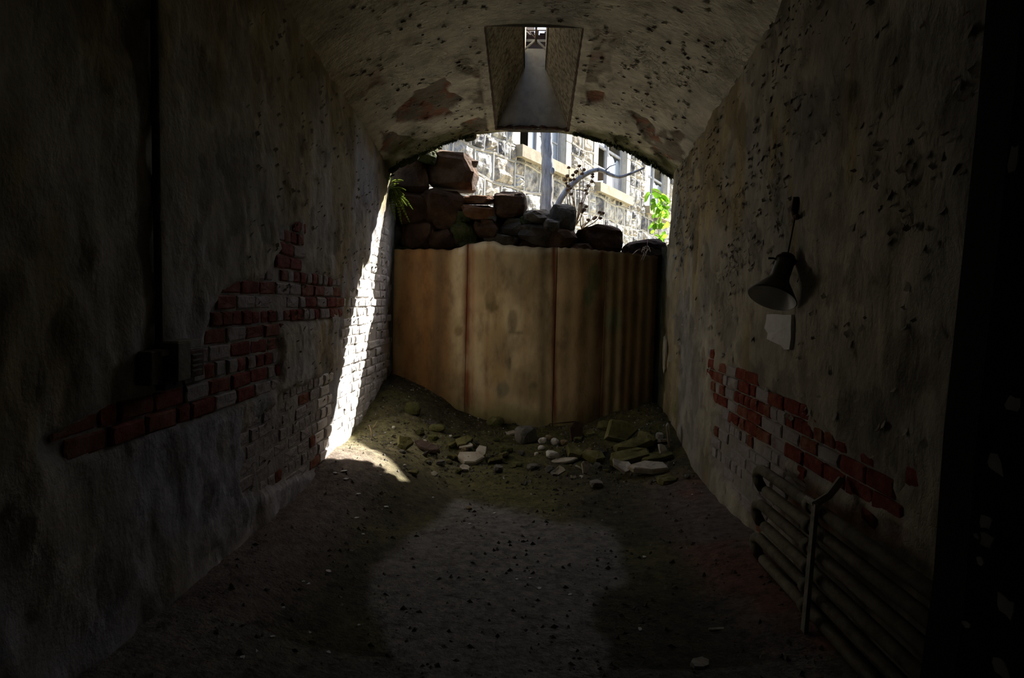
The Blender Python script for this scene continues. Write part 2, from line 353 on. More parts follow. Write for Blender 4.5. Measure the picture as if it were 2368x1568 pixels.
def wall(side):
    X0 = XL if side < 0 else XR
    ny, nz = 330, 165
    Y = np.linspace(-1.3, 6.98, ny); v = np.linspace(0, 1, nz)
    YY, VV = np.meshgrid(Y, v)
    ZZ = -.12 + VV * (spring(YY) + .06 + .12)
    P = np.stack([np.full_like(YY, X0), YY, ZZ], -1)
    px, py = proj(P)
    Q = P * np.array([1, 1, .55])
    d = .014 * fbm(Q, 1.4, 3, 40 + side) + .010 * fbm(Q, 7, 3, 60 + side) + .006 * np.maximum(0, fbm(Q, 14, 2, 80 + side))
    if side < 0: d = d + sstep(2.3, 1.3, ZZ) * (.010 * fbm(Q, 9, 3, 97) + .006 * np.abs(fbm(Q, 18, 2, 98)))
    polys = LB if side < 0 else RB
    mask = np.zeros_like(YY)
    jit = fbm(P, 9, 3, 21)
    for p in polys:
        mask = np.maximum(mask, sstep(-2, 8, pdist(px, py, p) + 9 * jit))
    d = d * (1 - .6 * mask) - .016 * mask
    P[..., 0] += -side * d
    n1 = fbm(P, 1.1, 4, 7 + side); n2 = fbm(P * np.array([1, 1.6, .45]), 2.0, 4, 3 + side)
    if side < 0:
        C = lerp3(np.broadcast_to(TAN, P.shape), LAV, sstep(-.1, .6, n1 + .5 * (1.6 - ZZ) + .25 * (YY - 4)))
        C = lerp3(C, OCH * .85, .8 * sstep(.1, .6, n2 + .3 * (ZZ - 1.7)))
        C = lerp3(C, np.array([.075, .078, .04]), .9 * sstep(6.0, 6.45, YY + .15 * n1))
        C = lerp3(C, np.array([.16, .13, .07]), .8 * np.exp(-((YY - 2.46 + .03 * n2) / .035) ** 2) * sstep(1.0, 1.3, ZZ))
    else:
        C = lerp3(np.broadcast_to(TAN, P.shape), GREY, sstep(-.2, .5, n1))
        C = lerp3(C, OCH, .8 * sstep(-.05, .55, n2 + .2 * (YY - 4.6)))
        C = lerp3(C, GRN, .75 * sstep(.0, .6, fbm(P, 1.7, 4, 11) + .9 * (.55 - ZZ) + .8 * (YY - 6.3)))
        C = lerp3(C, np.array([.34, .28, .29]), .6 * sstep(0, 60, pdist(px, py, [(1640, 830), (1700, 850), (1880, 1130), (1780, 1220), (1640, 1060)])))
        C = lerp3(C, np.array([.3, .12, .04]), .8 * sstep(-30, 25, pdist(px, py, [(1790, 1090), (1860, 1130), (1960, 1180), (2060, 1215), (2060, 1250), (1960, 1240), (1880, 1180), (1780, 1180)]) + 40 * jit))
        C = lerp3(C, np.array([.2, .035, .02]), .85 * sstep(-3, 6, pdist(px, py, [(1992, 1185), (2092, 1218), (2080, 1252), (2010, 1240)]) + 20 * jit))
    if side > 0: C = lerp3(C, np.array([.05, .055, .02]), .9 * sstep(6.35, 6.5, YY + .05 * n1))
    C = lerp3(C, MORT, .8 * mask)
    if side < 0: C = lerp3(C, np.array([.66, .64, .6]), .85 * sstep(-6, 10, pdist(px, py, LB[2]) + 6 * jit))  # wall paler within the sun strip, its light put into the colour
    C = C * (.88 + .22 * fbm(P, 2.6, 4, 300 + side))[..., None]
    fl = sstep(.12, .24, fbm(P * np.array([1, 1, .7]), 5.5, 4, 320 + side) + (.18 * sstep(4.2, 5.6, YY) if side > 0 else 0) - .1)
    C = C * (1 - .30 * fl * (1 - mask))[..., None]
    P[..., 0] += side * .005 * fl * (1 - mask)
    # ragged end: the upper part stops at the broken vault, the lower runs on past the steel sheet
    cy_ = (YY[:-1, :-1] + YY[1:, 1:]) / 2; cz = (ZZ[:-1, :-1] + ZZ[1:, 1:]) / 2
    rag = .05 * fbm(np.stack([cy_, cz, cz * 0], -1), 4, 3, 4)
    keep = (cy_ < (6.60 if side < 0 else 6.42) + rag) | (cz < (2.6 if side < 0 else 2.02))
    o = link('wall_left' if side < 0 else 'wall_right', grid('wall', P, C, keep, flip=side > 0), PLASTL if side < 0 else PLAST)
    struct(o)
    return o
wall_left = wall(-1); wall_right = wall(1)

# --- bricks showing through the plaster: each one a piece of its wall
def brickme(seed, ln, ht, dp, mat):
    rng = random.Random(seed); bm = bmesh.new()
    def R(): return rng.uniform(-.003, .003)
    S8 = ((-1, -1), (0, -1.03), (1, -1), (1.02, 0), (1, 1), (0, 1.03), (-1, 1), (-1.02, 0))
    def ringv(inset, d, c): return [bm.verts.new((y * (ln / 2 - inset) * (c if abs(y) > .5 and abs(z) > .5 else 1) + R(), d + R() * .8, z * (ht / 2 - inset) * (c if abs(y) > .5 and abs(z) > .5 else 1) + R())) for y, z in S8]
    b = ringv(0, 0, 1); m = ringv(.001, dp * .7, .98); f = ringv(.008, dp, .955); cen = bm.verts.new((R() * 3, dp + R() * 1.5 + .001, R() * 3))
    for A, B in ((b, m), (m, f)):
        for k in range(8): bm.faces.new((A[k], A[(k + 1) % 8], B[(k + 1) % 8], B[k]))
    for k in range(8): bm.faces.new((f[k], f[(k + 1) % 8], cen))
    me = frombm('brick', bm); me.materials.append(mat); return me
BR = {}
BRICK.append(M('brick_limewash_sunlit', [(.5, .48, .46), (.58, .56, .54), (.64, .62, .6)], scale=9, bump=.6, bscale=35))  # limewash for the sun strip, with sunlight painted into its paler tone
for k in range(4):
    for h in (0, 1):
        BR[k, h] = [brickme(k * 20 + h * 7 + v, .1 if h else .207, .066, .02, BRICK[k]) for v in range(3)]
CO = .0735
def lay_bricks(side, parent, polys, mode, keepf):
    X0 = XL if side < 0 else XR; n = 0
    for c in range(1, 45):
        z = .02 + c * CO
        y = .6 + .055 * ((c * 7) % 4); hd = (c % 3 == 0)
        while y < 6.9:
            h = 1 if (hd or random.random() < .12) else 0
            L_ = .108 if h else .215
            yc = y + L_ / 2; y += L_
            p = proj(np.array([X0, yc, z]))
            best, bi = -1e9, 0
            for i, pl in enumerate(polys):
                dd = float(pdist(np.array(p[0]), np.array(p[1]), pl))
                if dd > best: best, bi = dd, i
            if best < random.uniform(-7, 4): continue
            if z < float(floorz(np.array(X0 - side * .02), np.array(yc))) + .02: continue
            k = mode(bi, p, z, yc)
            if k is None: continue
            o = bpy.data.objects.new('brick', random.choice(BR[k, h])); COL.objects.link(o); o.parent = parent
            o.rotation_euler = (random.uniform(-.03, .03), random.uniform(-.02, .02), (-math.pi / 2 if side < 0 else math.pi / 2) + random.uniform(-.02, .02))
            o.location = (X0 + (-side) * (-.025 - (.006 if (side < 0 and bi == 2) else (.004 if bi == 1 and k == 2 else 0)) + random.uniform(-.005, .005)), yc, z); n += 1
            o.scale = (random.uniform(.95, 1.02), 1, random.uniform(.96, 1.04))
    return n
def lmode(bi, p, z, y):
    if bi == 1: return 3 if p[0] > 742 else (2 if random.random() < .88 else 1)
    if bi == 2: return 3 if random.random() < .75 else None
    if p[1] > 930 or p[0] < 430: return random.choice((0, 0, 1))
    return random.choices((0, 1, 2, None), (.34, .3, .32, .04))[0]
def rmode(bi, p, z, y):
    if bi == 2: return random.choices((2, 1, None), (.6, .12, .28))[0]
    if p[0] > 1930: return random.choices((0, None), (.9, .1))[0]
    return random.choices((0, 1, 2, None), (.42, .2, .28, .1))[0]
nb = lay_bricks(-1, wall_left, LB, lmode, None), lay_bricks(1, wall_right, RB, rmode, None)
print('bricks', nb)

# --- vault with the skylight cut out of it
def skyedge(px, py): return march(px, py, lambda x, y: vault(x, y), 1.0, 7.5)
SKY0, SKY1 = float(skyedge(1222, 56)[1]), 6.36
SX0, SX1 = -.355, .305
nx, ny = 200, 300
xs = np.sort(np.concatenate([np.linspace(XL - .12, SX0, 80), np.linspace(SX0, SX1, 42)[1:-1], np.linspace(SX1, XR + .12, 80)]))
ys = np.sort(np.concatenate([np.linspace(-1.3, SKY0, 150), np.linspace(SKY0, SKY1, 70)[1:-1], np.linspace(SKY1, 6.46, 5)]))
XX, YY = np.meshgrid(xs, ys)
P = np.stack([XX, YY, vault(np.clip(XX, XL - .12, XR + .12), YY)], -1)
px, py = proj(P)
CP = [[(905, 268), (950, 215), (1000, 185), (1038, 165), (1035, 205), (1075, 225), (1040, 262), (985, 282), (920, 285)],
      [(1345, 215), (1375, 205), (1412, 212), (1395, 232), (1360, 240)], [(1420, 232), (1460, 250), (1500, 275), (1518, 312), (1490, 318), (1470, 275)],
      [(1070, 290), (1105, 268), (1132, 272), (1130, 297), (1085, 302)], [(875, 300), (925, 312), (960, 325), (905, 360), (880, 350)], [(1410, 310), (1440, 308), (1452, 325), (1425, 325)], [(1545, 290), (1578, 300), (1570, 320)],
      [(1480, 320), (1530, 350), (1560, 400), (1535, 385)]]
msk = np.zeros_like(XX); jit = fbm(P, 8, 3, 77)
for p in CP: msk = np.maximum(msk, sstep(-1, 4, pdist(px, py, p) + 8 * jit))
Q = P * np.array([1.0, .7, 1.0])
d = .014 * fbm(Q, 1.6, 3, 9) + .007 * fbm(Q, 7, 3, 19) + .004 * np.maximum(0, fbm(Q, 15, 2, 29)) - .016 * msk
frame = np.minimum(np.minimum(np.abs(XX - SX0), np.abs(XX - SX1)), 9)
insk = (YY > SKY0 - .08) & (XX > SX0 - .08) & (XX < SX1 + .08)
d = np.where(insk, d * .0, d)
endw = sstep(6.25, 6.44, YY)
P[..., 2] -= d
P[-3:, :, 1] += .05 * fbm(P[-3:], 5, 3, 50) * (~insk[-3:])
P[-2:, :, 2] += .03 * np.maximum(0, fbm(P[-2:], 6, 3, 51)) * (~insk[-2:])
n1 = fbm(P, 1.2, 4, 101)
C = lerp3(np.broadcast_to(np.array([.62, .6, .51]), P.shape), np.array([.46, .45, .4]), sstep(-.2, .5, n1))
C = lerp3(C, np.array([.62, .55, .38]), .6 * sstep(5.9, 6.4, YY + .3 * n1))
msk = np.maximum(msk, sstep(.42, .5, fbm(Q, 2.4, 4, 177) + .25 * sstep(4.6, 6.2, YY) - .1) * sstep(4.4, 5.6, YY) * (~insk))
C = lerp3(C, np.array([.16, .135, .11]), .9 * msk)
C = lerp3(C, np.array([.3, .12, .07]), .7 * msk * sstep(.1, .4, fbm(P, 9, 2, 140)))
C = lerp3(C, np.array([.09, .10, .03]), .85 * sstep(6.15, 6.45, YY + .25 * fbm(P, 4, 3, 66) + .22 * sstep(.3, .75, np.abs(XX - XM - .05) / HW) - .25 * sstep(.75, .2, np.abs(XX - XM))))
cx_ = (XX[:-1, :-1] + XX[1:, 1:]) / 2; cyy = (YY[:-1, :-1] + YY[1:, 1:]) / 2
keep = ~((cx_ > SX0) & (cx_ < SX1) & (cyy > SKY0) & (cyy < SKY1))
ceiling = struct(link('ceiling', grid('ceiling', P, C, keep, flip=True), VAULT))
# the broken end of the vault: its thickness, laid as rough stones round the arch
bm = bmesh.new(); ring = []
for t in np.linspace(-1.06, 1.06, 40):
    x = XM + t * HW; z0 = float(vault(np.clip(x, XL - .1, XR + .1), YE))
    if SX0 - .02 < x < SX1 + .02: continue
    ring.append((x, z0))
o_ = [[bm.verts.new((x, y, z + dz)) for (x, z) in ring] for (y, dz) in ((6.43, .03), (6.47, .32), (6.2, .40))]
for A, B in zip(o_, o_[1:]):
    for k in range(len(ring) - 1):
        if ring[k + 1][0] - ring[k][0] < .3: bm.faces.new((A[k], A[k + 1], B[k + 1], B[k]))
link('vault_edge', frombm('vault_edge', bm), STONE[1], ceiling)
ARC = []
for t in list(np.linspace(.33, 1.0, 13)) + list(np.linspace(-.98, -.42, 9)):
    x = XM + t * HW; ARC.append((x, float(vault(x, YE))))
rk = [rockme('arch_stone', 300 + i, 2, .6, 7, .1) for i in range(6)]
for i, (x, z) in enumerate(ARC):
    me = rk[i % 6]
    if not me.materials: me.materials.append(STONE[2])
    o = link('stone', me, None, ceiling, (x + random.uniform(-.02, .02), 6.45 + random.uniform(-.02, .03), z + .035 + random.uniform(-.02, .02)))
    o.scale = (random.uniform(.1, .15), random.uniform(.1, .16), random.uniform(.06, .11)); o.rotation_euler = (random.uniform(-.4, .4), -math.atan((x - XM) * .55) + 0 * x, random.uniform(-.5, .5))
    o.rotation_euler[1] = math.atan((x - XM) * .6)

# --- skylight: splayed shaft, throat, lantern ironwork
zv = lambda x, y: float(vault(np.array(x), np.array(y)))
window_1 = struct(empty('window_1', ((SX0 + SX1) / 2, 5.5, 3.3)))
inv = Matrix.Translation(-Vector(window_1.location))
def ws(name, me, mat): o = link(name, me, mat, window_1); o.matrix_parent_inverse = inv; return o
TX0, TX1, ZT, ZTT = -.105, .078, 3.60, 4.0
def quadgrid(name, A, B, C_, D, nu=30, nv=16, amp=.006, seed=1, flip=False):
    u = np.linspace(0, 1, nu)[None, :, None]; v = np.linspace(0, 1, nv)[:, None, None]
    A, B, C_, D = [np.array(q, float) for q in (A, B, C_, D)]
    Pq = (A * (1 - u) + B * u) * (1 - v) + (D * (1 - u) + C_ * u) * v
    nrm = np.cross(B - A, D - A); nrm /= np.linalg.norm(nrm)
    e = np.minimum(np.minimum(u, 1 - u), np.minimum(v, 1 - v))
    Pq = Pq + nrm * (amp * fbm(Pq, 14, 3, seed) * sstep(0, .1, e[..., 0]))[..., None]
    return grid(name, Pq, None, None, True, flip)
SYA, SYB = SKY0 - .35, 6.36
ZS = lambda y: ZT + .10 * (SYB - y)
ws('shaft_side', quadgrid('shaft_side', (SX0, SKY0, zv(SX0, SKY0)), (SX0, SKY1, zv(SX0, SKY1)), (TX0, SYB, ZS(SYB)), (TX0, SKY0, ZS(SKY0)), seed=3), SHAFT)
ws('shaft_side', quadgrid('shaft_side', (SX1, SKY0, zv(SX1, SKY0)), (SX1, SKY1, zv(SX1, SKY1)), (TX1, SYB, ZS(SYB)), (TX1, SKY0, ZS(SKY0)), seed=4), SHAFT)
def endq(y, seed): return quadgrid('shaft_end', (SX0, y, zv(SX0, y)), (SX1, y, zv(SX1, y)), (TX1, y, ZS(y)), (TX0, y, ZS(y)), 20, 12, .004, seed)
ws('shaft_end', endq(SKY1, 5), SHAFT2); ws('shaft_end', endq(SKY0, 6), SHAFT2)
# the end wall has thickness behind; rusted lip round the mouth
ws('shaft_back', boxme('shaft_back', ((SX0 + SX1) / 2, 6.43, 3.30), (.74, .10, .52)), STONE[1])
bm = bmesh.new()
q = [(SX0 - .01 + (SX1 - SX0 + .02) * k / 24, SKY1 + .0, zv(SX0 - .01 + (SX1 - SX0 + .02) * k / 24, SKY1) - .004) for k in range(25)]
tubebm(bm, q, [.014 + .006 * math.sin(k * 1.7) + .004 * math.sin(k * 3.9) for k in range(25)], 6)
for sx in (SX0, SX1):
    q = [(sx, SKY0 + (SKY1 - SKY0) * k / 30, zv(sx, SKY0 + (SKY1 - SKY0) * k / 30) + .003) for k in range(31)]
    tubebm(bm, q, [.004 + .007 * k / 30 + .005 * abs(math.sin(k * 1.3 + sx * 9)) for k in range(31)], 6)
ws('rusted_lip', frombm('rusted_lip', bm), IRON)
for sx, xx in ((-1, TX0), (1, TX1)):
    q = quadgrid('throat_side', (xx, SKY0, ZS(SKY0) - .02), (xx, 6.52, ZS(6.52) - .02), (xx, 6.52, ZTT + .0), (xx, SKY0, ZTT + .17), 12, 4, .003, 8)
    ws('throat_side', q, SHAFT)
ws('gable_plate', boxme('gable_plate', ((TX0 + TX1) / 2, 6.38, 3.665), (TX1 - TX0 + .02, .03, .20)), SHAFT2)
bm = bmesh.new()
for s in (-1, 1): tubebm(bm, [(-.013, 6.33, 3.83), (-.013 + s * .11, 6.33, 3.735)], .010, 6)
ws('rafter', frombm('rafter', bm), BRKT)
ws('ridge_bar', tubeme('ridge_bar', [(-.012, SKY0 - .1, 3.96), (-.012, 6.36, 3.80)], .011, 6), IRON)
ws('lantern_hood', boxme('lantern_hood', ((TX0 + TX1) / 2, 6.52, 3.81), (.34, .03, .13)), EAVE2)
ws('hood_band', boxme('hood_band', ((TX0 + TX1) / 2, 6.505, 3.885), (.36, .03, .022)), BRKT)
bm = bmesh.new(); bxm(bm, ((TX0 + TX1) / 2, 6.52, 3.915), (.36, .05, .045))
for x, w_, h_ in ((-.045, .03, .03), (-.005, .035, .045), (.045, .05, .02), (.08, .03, .035)): bxm(bm, (x, 6.52, 3.937 + h_ / 2), (w_, .04, h_))
ws('hood_top', frombm('hood_top', bm), EAVE)
bm = bmesh.new(); tubebm(bm, [(-.11, 6.42, 3.97), (.0, 6.42, 3.86)], .004, 6); tubebm(bm, [(-.14, 6.42, 3.95), (.12, 6.42, 3.95)], .006, 6)
ws('lantern_brace', frombm('lantern_brace', bm), IRON)

# --- roof over the vault (thickness), front end, corridor, black door
bm = bmesh.new()
bxm(bm, (-1.42, 2.5, 3.75), (2.1, 7.7, .2)); bxm(bm, (1.30, 2.5, 3.75), (2.1, 7.7, .2)); bxm(bm, (-.0135, (SKY0 - 1.35) / 2, 3.75), (.9, SKY0 + 1.35, .2))
roof = struct(link('roof', frombm('roof', bm), ROOFM))
struct(link('wall_back', boxme('wall_back', (0, -1.36, 1.9), (3.4, .12, 4.4)), SHAFT2))
bm = bmesh.new(); bxm(bm, (1.25, -.2, 2.0), (.8, 2.0, 4.4)); struct(link('wall_front', frombm('wall_front', bm), DOORM))
A0 = onY(2240, 200, .62); A1 = onY(2158, 1000, .62)
door = struct(bpy.data.objects.new('door_1', None)); COL.objects.link(door); door.location = (.5, .4, 0)
def lean(z): return float(A0[0] + (z - A0[2]) / (A1[2] - A0[2]) * (A1[0] - A0[0]))
nz = 22; V = []; Fc = []
for i in range(nz + 1):
    z = -.02 + 3.0 * i / nz; x = lean(z); j = .0022 * math.sin(i * 2.3) + .0015 * math.sin(i * 5.1)
    for (dx, yy) in ((.012 + j, .20), (0 + j, .56), (.010 + j, .62), (.06, .635), (.075, .20)): V.append((x + dx - .5, yy - .4, z))
for i in range(nz):
    for k in range(5):
        a = i * 5 + k; b = i * 5 + (k + 1) % 5; Fc.append((a, b, b + 5, a + 5))
Fc.append((0, 1, 2, 3, 4)); Fc.append(tuple(nz * 5 + k for k in (4, 3, 2, 1, 0)))
link('door_leaf', pyd('door_leaf', V, Fc), DOORM, door)
for (fx, fy, fw, fh) in ((2322, 1073, 30, 52), (2300, 1210, 22, 40), (2302, 1250, 24, 40), (2347, 1402, 26, 56), (2362, 935, 22, 50), (2285, 1298, 12, 24), (2253, 1445, 14, 18), (2362, 370, 14, 90), (2338, 1550, 30, 44), (2276, 1240, 10, 14)):
    d_ = ray(fx, fy); t = .30
    for _ in range(30):
        z = 1.45 + d_[2] * t; t = (lean(z) + .004) / d_[0]
    p = EYE + d_ * t
    if not .2 < p[1] < .6: continue
    s = t
    me = slabme('paint_fleck', int(fx), fh * s / F, fw * s / F * 2.4, .0015, 9, .3)
    o = link('paint_fleck', me, M('fleck_paint', [(.3, .3, .28), (.36, .36, .33), (.4, .4, .38)], bump=.1) if 'fleck_paint' not in bpy.data.materials else bpy.data.materials['fleck_paint'], door, (p[0] - .5 - .006, p[1] - .4, p[2]))
    o.rotation_euler = (0, math.pi / 2, 0)

# --- unseen block and steep-roofed mass, added beyond the right wall to trim sunlight
bm = bmesh.new(); bxm(bm, (3.2, 3.0, 2.05), (2.9, 8.8, 4.1)); bxm(bm, (3.2, 3.0, 4.19), (3.0, 8.9, .2))
sec = [(7.3, .5), (7.3, 4.2), (8.66, 5.55), (9.25, 5.9), (9.85, 6.7), (9.85, .5)]
a_ = [bm.verts.new((2.12, y, z)) for y, z in sec]; b_ = [bm.verts.new((6.5, y, z)) for y, z in sec]
bm.faces.new(a_); bm.faces.new(b_[::-1])
for k in range(6): bm.faces.new((a_[k], b_[k], b_[(k + 1) % 6], a_[(k + 1) % 6]))
struct(link('sun_blocker', frombm('sun_blocker', bm), STONE[1]))

# --- floor
xs = np.linspace(XL - .12, XR + .12, 150); ys = np.concatenate([np.linspace(-1.3, 1.6, 40)[:-1], np.linspace(1.6, 7.0, 320)])
XX, YY = np.meshgrid(xs, ys)
P = np.stack([XX, YY, floorz(XX, YY)], -1); px, py = proj(P)
n1 = fbm(P, 1.5, 4, 201); n2 = fbm(P, 5, 3, 202)
CLAY = [(1060, 1150), (1190, 1178), (1330, 1200), (1410, 1225), (1445, 1290), (1450, 1350), (1380, 1380), (1370, 1450), (1420, 1500), (1400, 1600), (1250, 1640), (960, 1620), (920, 1525), (850, 1400), (860, 1310), (960, 1240), (1030, 1190)]
cm = sstep(-12, 18, pdist(px, py, CLAY) + 14 * n2) * (YY > 1.2)
cm = np.maximum(cm, .4 * (YY < 2.5))
C = lerp3(np.broadcast_to(np.array([.075, .068, .038]), P.shape), np.array([.12, .115, .042]), sstep(-.2, .5, n1))
bank = np.maximum(sstep(.55, .2, XX - XL), sstep(.6, .2, XR - XX)) * sstep(5.3, 4.6, YY)
C = lerp3(C, np.array([.19, .155, .14]), .9 * bank)
C = lerp3(C, np.array([.24, .1, .06]), .7 * bank * sstep(.2, .6, n1 + .2 * (XX > 0)))
C = lerp3(C, np.array([.25, .24, .22]), cm)
C = lerp3(C, np.array([.32, .30, .17]), .8 * np.exp(-(((XX + 1.0) / .45) ** 2 + ((YY - 5.3) / .5) ** 2)))  # paler floor beside the sun strip: bounced light painted in
P[..., 2] += .006 * n2 * (1 - cm)
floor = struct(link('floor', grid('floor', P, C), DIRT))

# ------------------------------------------------------------------ outside: yard, building
FD = np.array([.44, .898]); FP = onY(1198, 340, 11.1)[:2]; FN = np.array([FD[1], -FD[0]])
def fuv(px, py):
    d = ray(px, py); t = (FP @ FN) / (d[:2] @ FN); p = EYE + d * t
    return float((p[:2] - FP) @ FD), float(p[2])
def f3(u, v, w_=0.0):
    q = FP + FD * u + FN * w_; return (q[0], q[1], v)
yd = np.meshgrid(np.linspace(-9, 26, 40), np.linspace(6.75, 32, 30))
yz = 1.15 + .12 * fbm(np.stack([yd[0], yd[1], yd[0] * 0], -1), .5, 3, 71) + .35 * sstep(7.6, 6.9, yd[1]) * (np.abs(yd[0]) < 2.2)
ground = struct(link('ground', grid('ground', np.stack([yd[0], yd[1], yz], -1)), YARD))

bld = empty('stone_building', f3(2.0, 1.0)); tag(bld, 'tall rough stone building with tall sash windows beyond the rubble, lit by sun', 'building')
binv = Matrix.Translation(-Vector(bld.location))
def bp(name, me, mat): o = link(name, me, mat, bld); o.matrix_parent_inverse = binv; return o
uA0, vA = fuv(1200, 345); uA1, _ = fuv(1306, 388); uB0, vB = fuv(1380, 420); uB1, _ = fuv(1455, 452)
SP = uB0 - uA0; WW = uA1 - uA0; VS = (vA + vB) / 2
print('facade', uA0, uA1, uB0, uB1, vA, vB, SP, WW, fuv(1107, 310), fuv(1505, 475), fuv(1226, 80), fuv(1226, 130), fuv(1010, 340), fuv(1530, 540))
VT = fuv(1226, 112)[1] - .3; VE = fuv(1226, 112)[1]; print('VE', VE, VT)
WIN = [(uA0 + k * SP, uA0 + k * SP + WW) for k in (-1, 0, 1, 2)]
U0, U1 = -3.6, uA0 + 2 * SP + WW + .6
JW = .26
# backing wall so that nothing shows between the stones, with the openings left free
bm = bmesh.new()
def fbox(bm, u0, u1, v0, v1, w0, w1):
    a = [bm.verts.new(f3(u, v, w_)) for u, v, w_ in ((u0, v0, w0), (u1, v0, w0), (u1, v1, w0), (u0, v1, w0), (u0, v0, w1), (u1, v0, w1), (u1, v1, w1), (u0, v1, w1))]
    for f in ((0, 1, 2, 3), (7, 6, 5, 4), (0, 4, 5, 1), (1, 5, 6, 2), (2, 6, 7, 3), (3, 7, 4, 0)): bm.faces.new([a[i] for i in f])
fbox(bm, U0, U1, .5, VS - .12, -.4, -.005)
fbox(bm, U0, U1, VT, VE + .3, -.4, -.005)
e = U0
for a, b in WIN:
    fbox(bm, e, a, VS - .12, VT, -.4, -.005); e = b
fbox(bm, e, U1, VS - .12, VT, -.4, -.005)
bp('wall', frombm('facade_wall', bm), MORTAR)
bm = bmesh.new(); fbox(bm, U0, U1 + 3, .5, VE + 1.2, -5.2, -5.0); fbox(bm, U0, U1, VS - .5, VS - .45, -5.0, -.4); fbox(bm, U0, U1, VT + .1, VT + .15, -5.0, -.4); fbox(bm, U0 - .1, U0, .5, VE, -5.0, -.4)
bp('interior', frombm('interior', bm), DARK)
# coursed rubble stones, each one a piece
rowsv = [.9]
rr = random.Random(3)
while rowsv[-1] < VE: rowsv.append(rowsv[-1] + rr.choice((.2, .26, .3, .36, .4)))
def rv(i, u): return rowsv[i] + .028 * math.sin(u * 2.1 + i * 1.7) + .018 * math.sin(u * 5.3 + i * 3.1)
beads = []
stones = []
for i in range(len(rowsv) - 1):
    vm = (rowsv[i] + rowsv[i + 1]) / 2
    spans = [(U0, U1)]
    if VS - .06 < vm < VT:
        spans = []; e = U0
        for a, b in WIN: spans.append((e, a - JW)); e = b + JW
        spans.append((e, U1))
    for (a, b) in spans:
        if b - a < .1: continue
        hgt = rowsv[i + 1] - rowsv[i]; u = a; js = [a]
        while u < b - .2:
            u += rr.uniform(.55, 1.7) * hgt + .06; js.append(min(u, b))
        js[-1] = b
        tl = [0 if k in (0, len(js) - 1) else rr.uniform(-.03, .03) for k in range(len(js))]
        beads.append(('h', i, a, b)); beads.append(('h', i + 1, a, b))
        for k in range(len(js) - 1):
            ua, ub = js[k], js[k + 1]
            if k: beads.append(('v', (ua - tl[k], rv(i, ua - tl[k])), (ua + tl[k], rv(i + 1, ua + tl[k]))))
            c4 = [(ua - tl[k], rv(i, ua)), (ub - tl[k + 1], rv(i, ub)), (ub + tl[k + 1], rv(i + 1, ub)), (ua + tl[k], rv(i + 1, ua))]
            if hgt > .34 and ub - ua < .42 and rr.random() < .45:
                m_ = rr.uniform(.4, .6); L_ = tuple((np.array(c4[0]) * (1 - m_) + np.array(c4[3]) * m_)); R_ = tuple((np.array(c4[1]) * (1 - m_) + np.array(c4[2]) * m_))
                stones.append([c4[0], c4[1], R_, L_]); stones.append([L_, R_, c4[2], c4[3]]); beads.append(('v', L_, R_))
            else: stones.append(c4)
def stoneme(c4, seed):
    n = 6; A, B, C_, D = [np.array(q) for q in c4]; rng = random.Random(seed)
    out = rng.uniform(.03, .075); V = []; tx, ty = rng.uniform(-.4, .4), rng.uniform(-.4, .4)
    for j in range(n + 1):
        for i in range(n + 1):
            s, t = i / n, j / n
            q = (A * (1 - s) + B * s) * (1 - t) + (D * (1 - s) + C_ * s) * t
            e = min(s, 1 - s, t, 1 - t) * n
            h = 0 if e < .5 else (.75 if e < 1.5 else 1.0)
            z = h * out * (1 + .35 * rng.uniform(-1, 1) + tx * (s - .5) + ty * (t - .5))
            V.append((q[0], q[1], z))
    Fq = [(j * (n + 1) + i, j * (n + 1) + i + 1, (j + 1) * (n + 1) + i + 1, (j + 1) * (n + 1) + i) for j in range(n) for i in range(n)]
    return V, Fq
vis = []
for k, c4 in enumerate(stones):
    um, vm = np.mean([q[0] for q in c4]), np.mean([q[1] for q in c4])
    p = proj(np.array(f3(um, vm)))
    d_ = math.hypot(p[0] - 1270, (p[1] - 430) * 1.2)
    inside = 985 < p[0] < 1560 and 285 < p[1] < 600
    vis.append((0 if inside else 1, d_, k))
vis.sort()
first = set(k for _, _, k in vis[:298])
RESTV, RESTF = [], []
for k, c4 in enumerate(stones):
    V, Fq = stoneme(c4, 900 + k)
    V = [f3(*v) for v in V]
    if k in first: bp('stone', pyd('facade_stone', V, Fq), rr.choice(FACE))
    else:
        b0 = len(RESTV); RESTV += V; RESTF += [tuple(i + b0 for i in f) for f in Fq]
tag(bp('stonework', pyd('stonework', RESTV, RESTF), FACE[0]), kind='stuff')
bm = bmesh.new()
def bead(pts):
    prev = None
    for (u, v), (tu, tv) in pts:
        n_ = (-tv, tu); r_ = []
        for (o_, w_) in ((-.024, 0.0), (-.013, .030), (.013, .030), (.024, 0.0)): r_.append(bm.verts.new(f3(u + n_[0] * o_, v + n_[1] * o_, w_)))
        if prev:
            for k in range(3): bm.faces.new((prev[k], r_[k], r_[k + 1], prev[k + 1]))
        prev = r_
for b_ in beads:
    if b_[0] == 'h':
        _, i, a, b = b_; n = max(2, int((b - a) / .12)); pts = []
        for k in range(n + 1):
            u = a + (b - a) * k / n; pts.append(((u, rv(i, u) + rr.uniform(-.006, .006)), (1, 0)))
        bead(pts)
    else:
        (ua, va), (ub, vb) = b_[1:]; l_ = math.hypot(ub - ua, vb - va); t_ = ((ub - ua) / l_, (vb - va) / l_)
        bead([((ua + (ub - ua) * k / 3, va + (vb - va) * k / 3), t_) for k in range(4)])
bp('pointing', frombm('pointing', bm), MORTAR)
